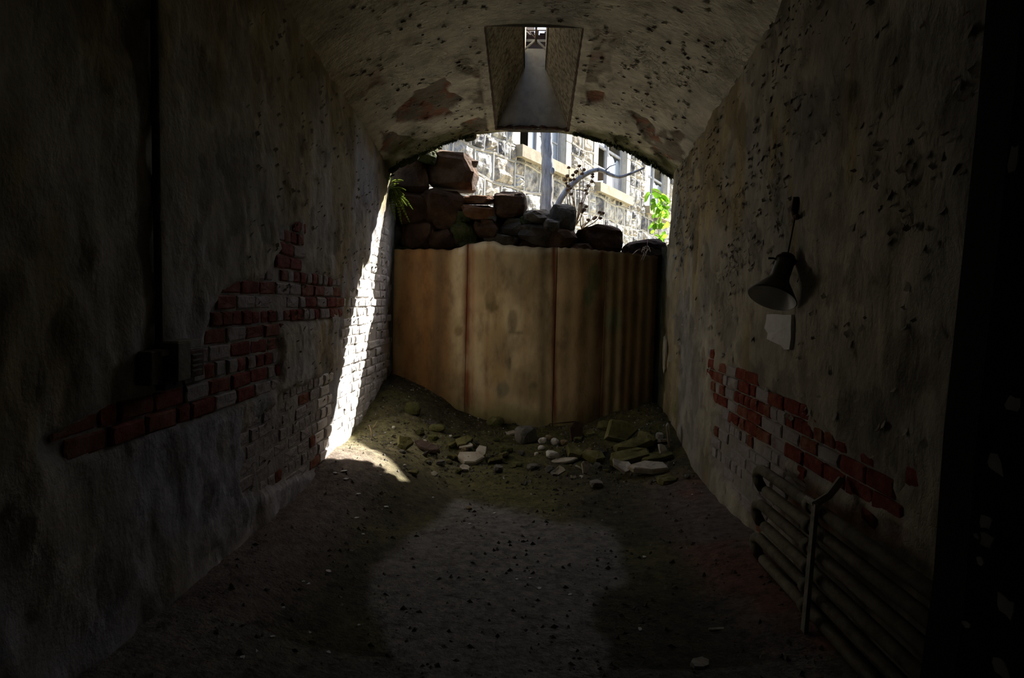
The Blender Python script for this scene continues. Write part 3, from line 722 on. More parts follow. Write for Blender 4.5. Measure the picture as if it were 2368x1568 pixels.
# windows: dressed jambs, sill, lintel, sashes and panes
for wi, (a, b) in enumerate(WIN):
    v = VS
    while v < VT - .05:
        hh = min(rr.choice((.38, .5, .62)), VT - v)
        for s in (a - JW, b):
            bm = bmesh.new(); fbox(bm, s + .004, s + JW - .004, v + .006, v + hh - .006, -.2, .02); bp('jamb_stone', frombm('jamb_stone', bm), ASHLAR)
        v += hh
    bm = bmesh.new(); fbox(bm, a - .16, b + .16, VS - .19, VS, -.25, .15); bp('sill', frombm('sill', bm), SILL)
    bm = bmesh.new(); fbox(bm, a - JW, b + JW, VT, VT + .28, -.24, .06); bp('lintel', frombm('lintel', bm), ASHLAR)
    wnd = empty('window', f3((a + b) / 2, VS, -.2)); wnd.parent = bld; wnd.matrix_parent_inverse = binv
    winv = Matrix.Translation(-Vector(wnd.location))
    def wp(name, boxes, mat):
        bm = bmesh.new()
        for q in boxes: fbox(bm, *q)
        o = link(name, frombm(name, bm), mat, wnd); o.matrix_parent_inverse = winv; return o
    m_ = a + (b - a) * .47
    wp('frame', [(a, a + .025, VS, VT, -.16, -.10), (b - .05, b, VS, VT, -.16, -.10), (a, b, VT - .08, VT, -.16, -.10), (a, b, VS, VS + .05, -.16, -.10), (m_ - .05, m_ + .05, VS, VT, -.17, -.09)], PAINT)
    vm = VS + .86
    for (sa, sb) in ((a + .07, m_ - .06), (m_ + .06, b - .07))[(1 if wi == 1 else 0):]:
        wp('sash', [(sa, sa + .04, VS + .07, VT - .08, -.15, -.11), (sb - .04, sb, VS + .07, VT - .08, -.15, -.11), (sa, sb, vm - .025, vm + .025, -.15, -.105), (sa, sb, VS + .05, VS + .09, -.15, -.11), (sa, sb, vm - .45, vm - .42, -.145, -.11)], PAINT)
    sa, sb = m_ + .1, b - .11
    lo, hi = VS + .09, vm - .45
    def pane(u0, u1, v0, v1, jag, mat=GLASS):
        n = 7; V = []
        top = [(u0 + (u1 - u0) * k / n, v1 - (rr.uniform(0, jag) if jag else 0)) for k in range(n + 1)]
        pts = [(u0, v0), (u1, v0)] + top[::-1]
        bm = bmesh.new(); f_ = [bm.verts.new(f3(u, v, -.128)) for u, v in pts]; g_ = [bm.verts.new(f3(u, v, -.133)) for u, v in pts]
        bm.faces.new(f_); bm.faces.new(list(reversed(g_)))
        for k in range(len(pts)): bm.faces.new((f_[k], g_[k], g_[(k + 1) % len(pts)], f_[(k + 1) % len(pts)]))
        o = link('pane', frombm('pane', bm), mat, wnd); o.matrix_parent_inverse = winv
    if wi == 1:
        pane(sa, sb, lo, hi, 0); pane(sa, sb, hi + .03, vm - .03, 0); pane(m_ - .3, m_ - .08, lo, vm - .1, .25); pane(sa, sb, vm + .03, vm + .45, .1)
    elif wi == 2:
        pane(sa, sb, lo, hi, 0, PAINT); pane(sa + .05, sb, hi + .03, vm - .03, .2); pane(a + .12, m_ - .12, vm + .03, vm + .4, .2)
    else:
        pane(sa, sb, lo, hi, 0); pane(a + .12, m_ - .12, lo, hi, 0); pane(sa, sb, hi + .03, vm - .03, .1); pane(a + .12, m_ - .12, vm + .03, vm + .4, 0)
bm = bmesh.new(); fbox(bm, U0 - .3, U1 + 3, VE, VE + .1, -.4, .10); bp('frieze', frombm('frieze', bm), EAVE2)
bm = bmesh.new(); fbox(bm, U0 - .3, U1 + 3, VE + .1, fuv(1226, 84)[1], -5.2, .13); bp('eave', frombm('eave', bm), EAVE)
for k in range(14):
    bm = bmesh.new(); fbox(bm, U0 + k * .9, U0 + k * .9 + .28, VE + .2, VE + .2 + rr.choice((.05, .09, .14)), -.3, .1); bp('cornice_block', frombm('cornice_block', bm), EAVE)

# ------------------------------------------------------------------ steel sheet closing the cell
sheet = empty('steel_sheet', (0, 6.6, .3)); tag(sheet, 'rusty upright steel sheet with vertical folds closing off the cell end', 'metal sheet')
sinv = Matrix.Translation(-Vector(sheet.location))
XS = [(-1.335, 6.63), (-.60, 6.50), (.245, 6.40), (.70, 6.50), (1.215, 6.64)]
TOPPX = [(905, 577), (990, 576), (1045, 578), (1080, 566), (1105, 561), (1140, 557), (1160, 566), (1240, 572), (1330, 574), (1345, 575), (1420, 582), (1530, 593)]
def topz(x, y):
    p = proj(np.array([x, y, 1.95])); tp = np.interp(p[0], [q[0] for q in TOPPX], [q[1] for q in TOPPX]); return float(onY(p[0], tp, y)[2])
STREAK = [(1082, 8, (.16, .045, .012), 1.0), (1283, 6, (.13, .035, .012), 1.0), (1391, 9, (.12, .045, .015), .8), (920, 9, (.4, .28, .13), .6), (948, 20, (.2, .09, .025), .75), (985, 18, (.24, .11, .03), .8), (1016, 14, (.12, .07, .03), .8), (1256, 10, (.16, .12, .07), .75), (1130, 5, (.3, .15, .06), .5), (1450, 16, (.15, .085, .03), .8), (1497, 10, (.42, .3, .18), .35), (1475, 8, (.12, .06, .02), .7), (1515, 8, (.2, .09, .03), .7), (1340, 20, (.36, .22, .1), .5), (1095, 5, (.28, .1, .03), .5)]
SPOT = [(1133, 690, 11, 24, (.2, .15, .07)), (1137, 710, 14, 10, (.16, .12, .05)), (1060, 765, 10, 12, (.2, .14, .06)), (1165, 900, 14, 16, (.2, .18, .12)), (1232, 893, 14, 12, (.2, .16, .09)), (1185, 745, 10, 24, (.24, .19, .11)), (1192, 770, 18, 5, (.24, .19, .11)), (1178, 842, 5, 18, (.22, .19, .12)), (1360, 690, 12, 22, (.16, .2, .1)), (1375, 640, 14, 30, (.14, .16, .08)), (1415, 740, 22, 30, (.16, .19, .1))]
for k in range(4):
    (x0, y0), (x1, y1) = XS[k], XS[k + 1]
    nu, nv = 60, 70
    s = np.linspace(0, 1, nu); bul = .045 * np.sin(np.pi * s) * (1 if k in (1, 2) else .6)
    X = x0 + (x1 - x0) * s; Yb = y0 + (y1 - y0) * s - bul + .003 * np.sin(s * 19 + k) * (k != 1)
    if k == 3: Yb += .006 * np.sin(s * 33)
    tz = np.array([topz(x, y) for x, y in zip(X, Yb)]) + .004 * np.sin(s * 40 + k)
    v = np.linspace(0, 1, nv)[:, None]
    Zp = .05 + v * (tz[None, :] - .05)
    Pn = np.stack([np.broadcast_to(X, Zp.shape), np.broadcast_to(Yb, Zp.shape) + .01 * np.sin(v * 3 + k) + 0 * Zp, Zp], -1)
    Pn[..., 1] += .006 * fbm(Pn, 4, 3, 600 + k)
    px, py = proj(Pn); nn = fbm(Pn * np.array([1, 1, .12]), 7, 4, 610); n3 = fbm(Pn, 3, 4, 615)
    C = lerp3(np.broadcast_to(np.array([.52, .42, .26]), Pn.shape), np.array([.38, .265, .13]), sstep(-.5, .7, .6 * nn + .6 * n3))
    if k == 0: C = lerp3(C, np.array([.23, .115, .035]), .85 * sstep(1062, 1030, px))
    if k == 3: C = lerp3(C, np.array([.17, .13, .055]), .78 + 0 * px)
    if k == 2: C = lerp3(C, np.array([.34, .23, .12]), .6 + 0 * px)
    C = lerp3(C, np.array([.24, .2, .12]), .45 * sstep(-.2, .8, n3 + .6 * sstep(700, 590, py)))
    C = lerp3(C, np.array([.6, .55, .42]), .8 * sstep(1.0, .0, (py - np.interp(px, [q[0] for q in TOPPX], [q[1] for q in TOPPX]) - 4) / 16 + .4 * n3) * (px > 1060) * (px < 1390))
    for (sx, sw, sc, sa_) in STREAK:
        lx = sx - (py - 580) * .012 * (1 if sx < 1200 else .4)
        C = lerp3(C, np.array(sc), sa_ * np.exp(-(((px - lx + 3 * nn) / sw) ** 2)) * sstep(-.8, .3, nn * .4 + n3 * .5 + .3))
    for (sx, sy, sw, sh, sc) in SPOT:
        C = lerp3(C, np.array(sc), .8 * sstep(1.3, .7, np.hypot((px - sx) / sw, (py - sy) / sh) + .4 * n3))
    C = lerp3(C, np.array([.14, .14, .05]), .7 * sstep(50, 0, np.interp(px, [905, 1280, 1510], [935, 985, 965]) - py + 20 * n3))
    back = Pn + np.array([0, .012, 0])
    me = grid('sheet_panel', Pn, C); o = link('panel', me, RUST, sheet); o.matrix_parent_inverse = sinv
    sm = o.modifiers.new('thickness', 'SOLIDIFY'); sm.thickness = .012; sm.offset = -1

# ------------------------------------------------------------------ rubble wall behind the sheet, loose boulders on it
YR = 6.87
rw = empty('rubble_wall', (0, YR, 1.2)); tag(rw, 'collapsed brown rubble stone wall rising behind the rusty steel sheet', 'stone wall')
rinv = Matrix.Translation(-Vector(rw.location))
PROF = [(840, 372), (905, 392), (985, 392), (990, 455), (1070, 462), (1140, 476), (1262, 500), (1320, 515), (1335, 545), (1425, 572), (1440, 594), (1450, 590), (1560, 585)]
bm = bmesh.new(); A = []; B = []; Cc = []; Dd = []
for i in range(50):
    qx = 840 + 720 * i / 49; qy = np.interp(qx, [q[0] for q in PROF], [q[1] for q in PROF]) + 6
    t = onY(qx, qy, YR + .08); j = .02 * math.sin(i * 1.9)
    A.append(bm.verts.new((t[0], YR + .06 + j, .1))); B.append(bm.verts.new((t[0], YR + .08 + j, t[2] - .03))); Cc.append(bm.verts.new((t[0], YR + .40, t[2] - .05))); Dd.append(bm.verts.new((t[0], YR + .7, .6)))
for i in range(49):
    for R0, R1 in ((A, B), (B, Cc), (Cc, Dd)): bm.faces.new((R0[i], R0[i + 1], R1[i + 1], R1[i]))
o = link('earth_fill', frombm('earth_fill', bm), EARTH, rw); o.matrix_parent_inverse = rinv
RS = [(945, 412, 92, 78, 0), (935, 366, 70, 40, 2), (988, 356, 62, 36, 2), (900, 470, 60, 70, 2), (955, 480, 80, 76, 0), (1024, 486, 104, 84, 0), (905, 545, 70, 74, 1), (965, 548, 82, 68, 0), (1030, 558, 66, 50, 0), (1074, 545, 62, 60, 2), (1105, 492, 76, 34, 3), (1106, 462, 76, 20, 3), (1128, 528, 62, 44, 0), (1075, 505, 34, 34, 2), (1188, 528, 56, 46, 1), (1160, 560, 76, 34, 1), (1240, 504, 58, 34, 1), (1240, 545, 92, 54, 1), (1300, 555, 76, 50, 0), (1222, 575, 60, 34, 0), (1345, 585, 60, 40, 0), (1135, 505, 30, 24, 1), (1095, 575, 60, 36, 2), (1000, 590, 70, 40, 0), (930, 590, 70, 40, 2), (1215, 515, 34, 24, 2), (1270, 528, 36, 40, 1)]
for i, (x, y, w_, h_, mt) in enumerate(RS):
    c = onY(x, y, YR - .02 + .05 * random.random()); k = c[1] / F
    me = rockme('rubble_stone', 400 + i, 3, .5, 12, .13, (w_ * k * 1.12, .34, h_ * k * 1.12)); me.materials.append(STONE[mt])
    o = link('stone', me, None, rw, c); o.matrix_parent_inverse = rinv; o.rotation_euler = (random.uniform(-.15, .15), random.uniform(-.12, .12), random.uniform(-.2, .2))
def boulder(px_, py_, w_, h_, Y, mt, label, seed, roty=0.0, boxy=.5, fac=8, depth=.42, name='boulder'):
    c = onY(px_, py_, Y); k = c[1] / F
    me = rockme(name, seed, 3, boxy, fac + 3, .11, (w_ * k, depth, h_ * k)); me.materials.append(STONE[mt])
    o = link(name, me, None, None, c); o.rotation_euler = (0, roty, 0); tag(o, label, 'stone'); return o
boulder(1045, 400, 122, 92, 6.98, 0, 'big blocky brown boulder balanced on top of the rubble wall', 501, .06, .42, 6)
boulder(1180, 479, 80, 64, 6.97, 0, 'squarish brown stone block sitting on the rubble wall left of the tree trunk', 502, .03, .42, 5)
boulder(1298, 514, 68, 80, 6.98, 1, 'dark upright rough stone on the rubble wall right of the tree trunk', 503, .1, .6, 8)
boulder(1382, 556, 120, 78, 6.95, 0, 'rounded dark brown boulder at the right of the rubble wall', 504, .12, .7, 6)
boulder(1492, 582, 104, 62, 6.92, 0, 'low dark layered stone heaped against the right wall above the sheet', 505, -.2, .6, 8)
boulder(985, 362, 52, 34, 6.75, 2, 'small mossy stone wedged under the arch left of the big boulder', 506, .2, .6, 6, .25)

# ------------------------------------------------------------------ plants outside
def bez(p, n=10):
    p = [np.array(q, float) for q in p]; out = []
    for k in range(len(p) - 1):
        a, b = p[k], p[k + 1]; ta = (p[min(k + 1, len(p) - 1)] - p[max(k - 1, 0)]) / 2; tb = (p[min(k + 2, len(p) - 1)] - p[k]) / 2
        for i in range(n):
            t = i / n; out.append(a * (2 * t ** 3 - 3 * t ** 2 + 1) + b * (-2 * t ** 3 + 3 * t ** 2) + ta * (t ** 3 - 2 * t ** 2 + t) + tb * (t ** 3 - t ** 2))
    out.append(p[-1]); return out
YT = 8.4
tree = empty('bare_tree', onY(1264, 600, YT)); tag(tree, 'bare pale grey tree trunk standing between the rubble and the building', 'tree')
tinv = Matrix.Translation(-Vector(tree.location))
tp = bez([onY(1262, 640, YT), onY(1263, 560, YT), onY(1263, 480, YT), onY(1266, 400, YT), onY(1264, 330, YT), onY(1262, 250, YT), onY(1268, 130, YT), onY(1290, -60, YT)], 8)
tr = [(15.0 - 3.5 * i / len(tp)) * YT / F * (1 + .07 * math.sin(i * 1.3) + .05 * math.sin(i * 2.9)) for i in range(len(tp))]
o = link('trunk', tubeme('trunk', tp, tr, 14), BARK, tree); o.matrix_parent_inverse = tinv
o = link('knot', rockme('knot', 77, 2, .9, 2, .1, (.07, .05, .1)), BARK, tree, onY(1277, 395, YT - .05)); o.matrix_parent_inverse = tinv
YB = 8.0
br = empty('dead_branch', onY(1290, 480, YB)); tag(br, 'bare pale branch leaning right and arching across the building windows', 'branch')
brinv = Matrix.Translation(-Vector(br.location))
m_ = bez([onY(1275, 505, YB), onY(1300, 455, YB), onY(1330, 420, YB), onY(1360, 400, YB), onY(1385, 393, YB), onY(1410, 403, YB), onY(1432, 409, YB), onY(1462, 400, YB), onY(1490, 388, YB)], 6)
o = link('limb', tubeme('limb', m_, [(7.5 - 5.5 * i / len(m_)) * YB / F for i in range(len(m_))], 8), BARK, br); o.matrix_parent_inverse = brinv
for pts in ([(1398, 396), (1410, 385), (1424, 380)], [(1352, 403), (1345, 395), (1342, 388)], [(1410, 403), (1408, 396)], [(1480, 392), (1484, 402)]):
    q = [onY(a, b, YB) for a, b in pts]; o = link('twig', tubeme('twig', q, [.009, .006, .004][:len(q)], 5), BARK, br); o.matrix_parent_inverse = brinv
def weed(root, tips, Y, label, seed):
    rng = random.Random(seed); e = empty('dried_weed', onY(*root, Y)); tag(e, label, 'plant'); wi_ = Matrix.Translation(-Vector(e.location))
    for (tx, ty, hd) in tips:
        mid = (root[0] * .45 + tx * .55 + rng.uniform(-8, 8), root[1] * .55 + ty * .45)
        q = bez([onY(*root, Y), onY(*mid, Y + rng.uniform(-.05, .05)), onY(tx, ty, Y + rng.uniform(-.1, .1))], 5)
        o = link('stem', tubeme('stem', q, [.007 - .004 * i / len(q) for i in range(len(q))], 5), STRAW, e); o.matrix_parent_inverse = wi_
        for k in range(hd):
            t = q[-1 - min(k, len(q) - 1)]
            me = rockme('seed_head', seed * 50 + k + int(tx), 1, 1.0, 0, .3, (.045, .045, .04)); 
            o = link('seed_head', me, SEED, e, (t[0] + rng.uniform(-.02, .02), t[1], t[2] + rng.uniform(-.02, .02))); o.matrix_parent_inverse = wi_
weed((1332, 520), [(1310, 405, 4), (1316, 392, 3), (1328, 396, 3), (1337, 388, 2), (1348, 394, 2), (1372, 402, 3), (1312, 425, 2), (1360, 432, 3), (1342, 470, 1), (1322, 440, 2)], 7.55, 'tall dried weed with brown seed heads in front of the building, below the branch', 31)
weed((1345, 530), [(1352, 478, 4), (1392, 490, 4), (1380, 500, 2), (1362, 512, 1)], 7.5, 'short dried weed with brown seed heads just above the rounded boulder', 32)
# green vine hanging beside the right wall end
vn = empty('green_vine', onY(1525, 500, 9.7)); tag(vn, 'bright green leafy vine beside the broken end of the right wall', 'plant')
vinv = Matrix.Translation(-Vector(vn.location))
def leafme(name, L_, W_, bend=.15):
    V = []; Fq = []; n = 5
    for i in range(n + 1):
        t = i / n; wd = W_ / 2 * math.sin(math.pi * min(1, t * .92 + .06)) ** .8
        V += [(t * L_, -wd, -bend * L_ * t * t), (t * L_, 0, .04 * L_ - bend * L_ * t * t), (t * L_, wd, -bend * L_ * t * t)]
    for i in range(n):
        a = i * 3; Fq += [(a, a + 1, a + 4, a + 3), (a + 1, a + 2, a + 5, a + 4)]
    me = pyd(name, V, Fq, True); return me
for k, pts in enumerate(([(1540, 455), (1522, 445), (1508, 438)], [(1538, 470), (1528, 500), (1522, 530), (1524, 548)], [(1536, 520), (1520, 530), (1512, 510), (1518, 490)], [(1530, 560), (1505, 560), (1490, 572)])):
    q = [onY(a, b, 9.7 + .05 * k) for a, b in pts]; o = link('stem', tubeme('stem', bez(q, 4), .005, 5), STRAW, vn); o.matrix_parent_inverse = vinv
lm = [leafme('leaf', .175, .115), leafme('leaf', .12, .075), leafme('leaf', .09, .06)]
for m in lm: m.materials.append(LEAF)
rl = random.Random(5)
for k in range(74):
    if k < 9: x, y, s = rl.choice(((1510, 440), (1520, 447), (1516, 458), (1527, 452), (1504, 444))) + (0,); x += rl.uniform(-5, 5); y += rl.uniform(-5, 6)
    else: x, y, s = rl.uniform(1508, 1544), rl.uniform(450, 548), rl.choice((1, 2, 2))
    o = bpy.data.objects.new('leaf', lm[s]); COL.objects.link(o); o.parent = vn; o.matrix_parent_inverse = vinv
    o.location = [float(v) for v in onY(x, y, 9.75 + rl.uniform(-.1, .25))]; o.rotation_euler = (rl.uniform(-1.2, 1.2), rl.uniform(.0, 1.6), rl.uniform(0, 6.3))
# fern on the left, at the broken end
fn = empty('fern', onY(896, 430, 6.5)); tag(fn, 'small fern hanging where the left wall meets the rubble', 'plant')
finv = Matrix.Translation(-Vector(fn.location))
rf = random.Random(8)
def frondme(q, wmax):
    bm = bmesh.new(); tubebm(bm, q, .002, 4); n = len(q)
    for i in range(1, n - 1):
        t = i / n; L_ = wmax * math.sin(math.pi * (.15 + .85 * t)) ** .8; tan = Vector((q[i + 1] - q[i - 1]).tolist()).normalized()
        sd = tan.cross(Vector((0, -1, .3))).normalized()
        for s in (-1, 1):
            p = Vector(q[i].tolist()); d_ = (sd * s + tan * .5).normalized()
            bm.faces.new([bm.verts.new(p - tan * .004), bm.verts.new(p + d_ * L_ * .6 - tan * .008 + Vector((0, -.006, 0))), bm.verts.new(p + d_ * L_), bm.verts.new(p + d_ * L_ * .5 + tan * .008 + Vector((0, -.004, 0))), bm.verts.new(p + tan * .004)])
    return frombm('frond', bm)
for (tx, ty) in ((945, 468), (940, 495), (928, 502), (935, 452), (922, 425), (912, 405), (918, 478), (905, 470), (948, 515), (930, 520), (925, 440), (900, 415), (955, 485), (938, 440), (915, 510), (922, 460), (908, 495), (942, 478), (932, 418)):
    r0 = (rf.uniform(893, 902), rf.uniform(428, 450)); md = ((r0[0] * .5 + tx * .5), min(r0[1], ty) * .6 + max(r0[1], ty) * .4 - 6)
    q = bez([onY(*r0, 6.5), onY(*md, 6.4), onY(tx, ty, 6.38 + rf.uniform(-.05, .05))], 9)
    o = link('frond', frondme(q, .017), FERN, fn); o.matrix_parent_inverse = finv
# moss tufts along the broken vault
bm = bmesh.new(); rm = random.Random(9)
for k in range(900):
    t = rm.choice((rm.uniform(.3, 1.0), rm.uniform(-1.0, -.4))); x = XM + t * HW; y = 6.44 - abs(rm.gauss(0, .035)); z = zv(x, y) - .004
    a = rm.uniform(0, 6.28); s = rm.uniform(.006, .016)
    bm.faces.new([bm.verts.new((x + s * math.cos(a), y + s * math.sin(a), z + .01)), bm.verts.new((x - s * math.cos(a), y - s * math.sin(a), z + .01)), bm.verts.new((x + rm.uniform(-s, s), y + rm.uniform(-s, s), z - s * 1.6))])
tag(link('moss', frombm('moss', bm), MOSS, ceiling), kind='stuff')

# ------------------------------------------------------------------ lamp on the right wall
LC = onX(1785, 690, 1.15)       # middle of the shade's mouth
dl = LC[1] / F
ax = Vector((-.385, -.33, -.86)).normalized()     # the way the mouth faces
lamp = empty('hanging_lamp', LC); tag(lamp, 'dark enamel lamp shade with white inside hanging by its cord on the right wall', 'lamp')
RIM = 54 * dl; HT = 118 * dl
def lathe(name, prof, mat, n=40, smooth=True):
    bm = bmesh.new(); up = -ax; s1 = up.orthogonal().normalized(); s2 = up.cross(s1); rings = []
    for r, h in prof: rings.append([bm.verts.new(up * h + (s1 * math.cos(2 * math.pi * k / n) + s2 * math.sin(2 * math.pi * k / n)) * r) for k in range(n)])
    for a, b in zip(rings, rings[1:]):
        for k in range(n): bm.faces.new((a[k], a[(k + 1) % n], b[(k + 1) % n], b[k]))
    bmesh.ops.recalc_face_normals(bm, faces=bm.faces)
    return link(name, frombm(name, bm, smooth), mat, lamp)
R_, H_ = RIM, HT
lathe('shade', [(R_, .0), (R_ * 1.03, .004), (R_ * .98, .012), (R_ * .46, H_ * .40), (R_ * .42, H_ * .46), (R_ * .40, H_ * .52)], ENAM_O)
lathe('shade_lining', [(R_ * .99, .001), (R_ * .95, .012), (R_ * .4, H_ * .41), (R_ * .3, H_ * .44), (.001, H_ * .44)], ENAM_I)
lathe('neck', [(R_ * .405, H_ * .5), (R_ * .385, H_ * .9), (R_ * .33, H_ * .93), (R_ * .33, H_ * .98), (.001, H_ * .985)], ENAM_O, 28)
lathe('collar', [(R_ * .40, H_ * .86), (R_ * .44, H_ * .87), (R_ * .44, H_ * .90), (R_ * .40, H_ * .91)], IRON, 28)
up = -ax
for s in (-1, 1):
    eh = Vector((.93, -.36, -.12)).normalized() * s; b0 = up * H_ * .885 + eh * R_ * .36; e0 = b0 + eh * R_ * .36
    link('ear', tubeme('ear', [b0, (b0 + e0) / 2 + up * .003, e0], [.005, .005, .006], 6), IRON, lamp)
HK = onX(1838, 505, 1.25); tp_ = Vector(LC.tolist()) + up * H_ * .98
pts = bez([tp_, np.array(tp_) * .5 + HK * .5 + np.array([0, 0, -.004]), HK], 6)
link('cord', tubeme('cord', [Vector((np.array(q) - LC).tolist()) for q in pts], .0035, 6), CORD, lamp)
hk = empty('cord_hook', HK); tag(hk, 'dark knob and hook high on the right wall holding the lamp cord', 'hook')
HW0 = onX(1845, 475, 1.272) - HK
bm = bmesh.new(); tubebm(bm, [HW0 + np.array([.03, 0, .03]), HW0 + np.array([-.012, 0, .03]), HW0 + np.array([-.016, .0, -.02]), HW0 + np.array([-.01, .012, -.05]), (0, 0, 0)], [.012, .016, .016, .010, .006], 8)
link('hook', frombm('hook', bm, True), IRON, hk)
me = rockme('knob', 88, 2, .8, 2, .04, (.03, .045, .03)); link('knob', me, SEED, hk, (.004, -.01, .006))
# pale plaster scrap below the lamp
pc = onX(1799, 766, 1.268); kk = pc[1] / F
V = []; ol = [(-.9, .95), (-.3, 1), (.3, .97), (.95, 1), (1, .4), (.97, -.3), (.9, -.95), (.6, -.98), (.3, -.8), (-.1, -.72), (-.45, -.62), (-.8, -.55), (-.78, -.2), (-1, .1), (-.92, .5)]
V = [(.0, 0, 0)] + [(-.004 - .003 * math.sin(i * 2.0), -a * 31 * kk * 2.7, b * 39 * kk) for i, (a, b) in enumerate(ol)]; V[0] = (-.006, 0, 0)
n = len(ol); V += [(.014, v[1], v[2]) for v in V[1:]]
Fq = [(0, 1 + i, 1 + (i + 1) % n) for i in range(n)] + [(1 + i, n + 1 + i, n + 1 + (i + 1) % n, 1 + (i + 1) % n) for i in range(n)]
sc = link('plaster_scrap', pyd('plaster_scrap', V, Fq), PAPER, None, pc); tag(sc, 'pale torn-edged plaster scrap stuck to the wall just below the lamp', 'plaster')
# ------------------------------------------------------------------ wall heating pipes, right
rad = empty('pipe_radiator', onX(1870, 1330, 1.16)); tag(rad, 'row of rusty horizontal heating pipes on a pale bracket low on the right wall', 'radiator')
rainv = Matrix.Translation(-Vector(rad.location))
YBk = float(onX(1872, 1300, 1.13)[1])
PZ = []
for (x, y) in ((1893, 1185), (1897, 1240), (1897, 1292), (1897, 1345), (1895, 1392), (1892, 1440)): PZ.append(float(onX(x, y, 1.17)[2]))
for i, z in enumerate(PZ):
    y1 = YBk + .72 - .07 * (i % 2); pts = [(1.18, .83, z), (1.18, YBk, z + .004), (1.18, y1, z)]
    if i % 2 == 0 and i + 1 < len(PZ): pts += [(1.18, y1 + .06, z - .02), (1.18, y1 + .075, (z + PZ[i + 1]) / 2), (1.18, y1 + .06, PZ[i + 1] + .02), (1.18, y1, PZ[i + 1])]
    o = link('pipe', tubeme('pipe', pts, .026, 12), PIPEM, rad); o.matrix_parent_inverse = rainv
    bm = bmesh.new(); tubebm(bm, [(1.18, YBk + .10, z), (1.18, YBk + .15, z)], .033, 12); o = link('coupling', frombm('coupling', bm, True), PIPEM, rad); o.matrix_parent_inverse = rainv
T = onX(1886, 1165, 1.14); Bq = onX(1860, 1462, 1.12)
bm = bmesh.new()
def bar(p, q, w1, w2):
    p = np.array(p); q = np.array(q); a = [p + np.array(o_) for o_ in ((-w2, -w1, 0), (w2, -w1, 0), (w2, w1, 0), (-w2, w1, 0))]; b = [q + np.array(o_) for o_ in ((-w2, -w1, 0), (w2, -w1, 0), (w2, w1, 0), (-w2, w1, 0))]
    a = [bm.verts.new(v) for v in a]; b = [bm.verts.new(v) for v in b]
    for k in range(4): bm.faces.new((a[k], a[(k + 1) % 4], b[(k + 1) % 4], b[k]))
    bm.faces.new(a); bm.faces.new(b)
bar(T, Bq, .017, .008); o = link('bracket', frombm('bracket', bm), BRKT, rad); o.matrix_parent_inverse = rainv
for (x, y, X_) in ((1946, 1108, 1.262), (1822, 1108, 1.262)):
    bm = bmesh.new(); tubebm(bm, [T, onX((x + 1886) / 2, (y + 1165) / 2 + 10, 1.2), onX(x, y, X_)], [.014, .015, .016], 6); o = link('bracket_arm', frombm('bracket_arm', bm), BRKT, rad); o.matrix_parent_inverse = rainv
# ------------------------------------------------------------------ conduit and boxes, left
c0 = onX(366, 0, -1.325); c1 = onX(374, 800, -1.325)
cd = link('conduit', tubeme('conduit', [(-1.343, c0[1], 3.25), (-1.341, c0[1] + .004, 2.4), (-1.342, c1[1], 1.75), (-1.340, c1[1] + .01, c1[2])], .014, 8), STONE[1]); tag(cd, 'thin dark vertical conduit running down the left wall to the broken box', 'conduit')
jb = empty('junction_box', onX(420, 845, -1.31)); tag(jb, 'broken wall box with open dark socket and small louvre on the left wall', 'box')
jinv = Matrix.Translation(-Vector(jb.location))
def jp(name, me, mat): o = link(name, me, mat, jb); o.matrix_parent_inverse = jinv; return o
def lbox(name, x0, y0, x1, y1, d0, d1, mat):
    a = onX(x0, (y0 + y1) / 2, XL + d1); b = onX(x1, (y0 + y1) / 2, XL + d1); zt = onX((x0 + x1) / 2, y0, XL + d1)[2]; zb = onX((x0 + x1) / 2, y1, XL + d1)[2]
    return jp(name, boxme(name, (XL + (d0 + d1) / 2, (a[1] + b[1]) / 2, (zt + zb) / 2), (d1 - d0, abs(b[1] - a[1]), abs(zt - zb)), None, .003), mat)
lbox('box_back', 378, 815, 412, 900, 0, .03, DARK)
lbox('box_top', 374, 808, 414, 822, 0, .06, BRKT)
lbox('box_side', 350, 812, 378, 890, 0, .05, PIPEM)
lbox('cover_board', 412, 792, 442, 880, 0, .09, PIPEM)
lbox('board_cap', 412, 786, 466, 806, 0, .075, BRKT)
lbox('louvre_frame', 441, 808, 472, 870, 0, .03, IRON)
for k in range(4): lbox('louvre_slat', 446, 818 + k * 12, 469, 824 + k * 12, .02, .045, PIPEM)
bm = bmesh.new()
for (a, b) in (((390, 830), (425, 870)), ((395, 850), (432, 905)), ((385, 840), (405, 890))):
    tubebm(bm, bez([onX(*a, -1.31), onX((a[0] + b[0]) / 2 + 6, (a[1] + b[1]) / 2 - 5, -1.27), onX(*b, -1.30)], 5), .005, 5)
jp('torn_cable', frombm('torn_cable', bm, True), CORD)

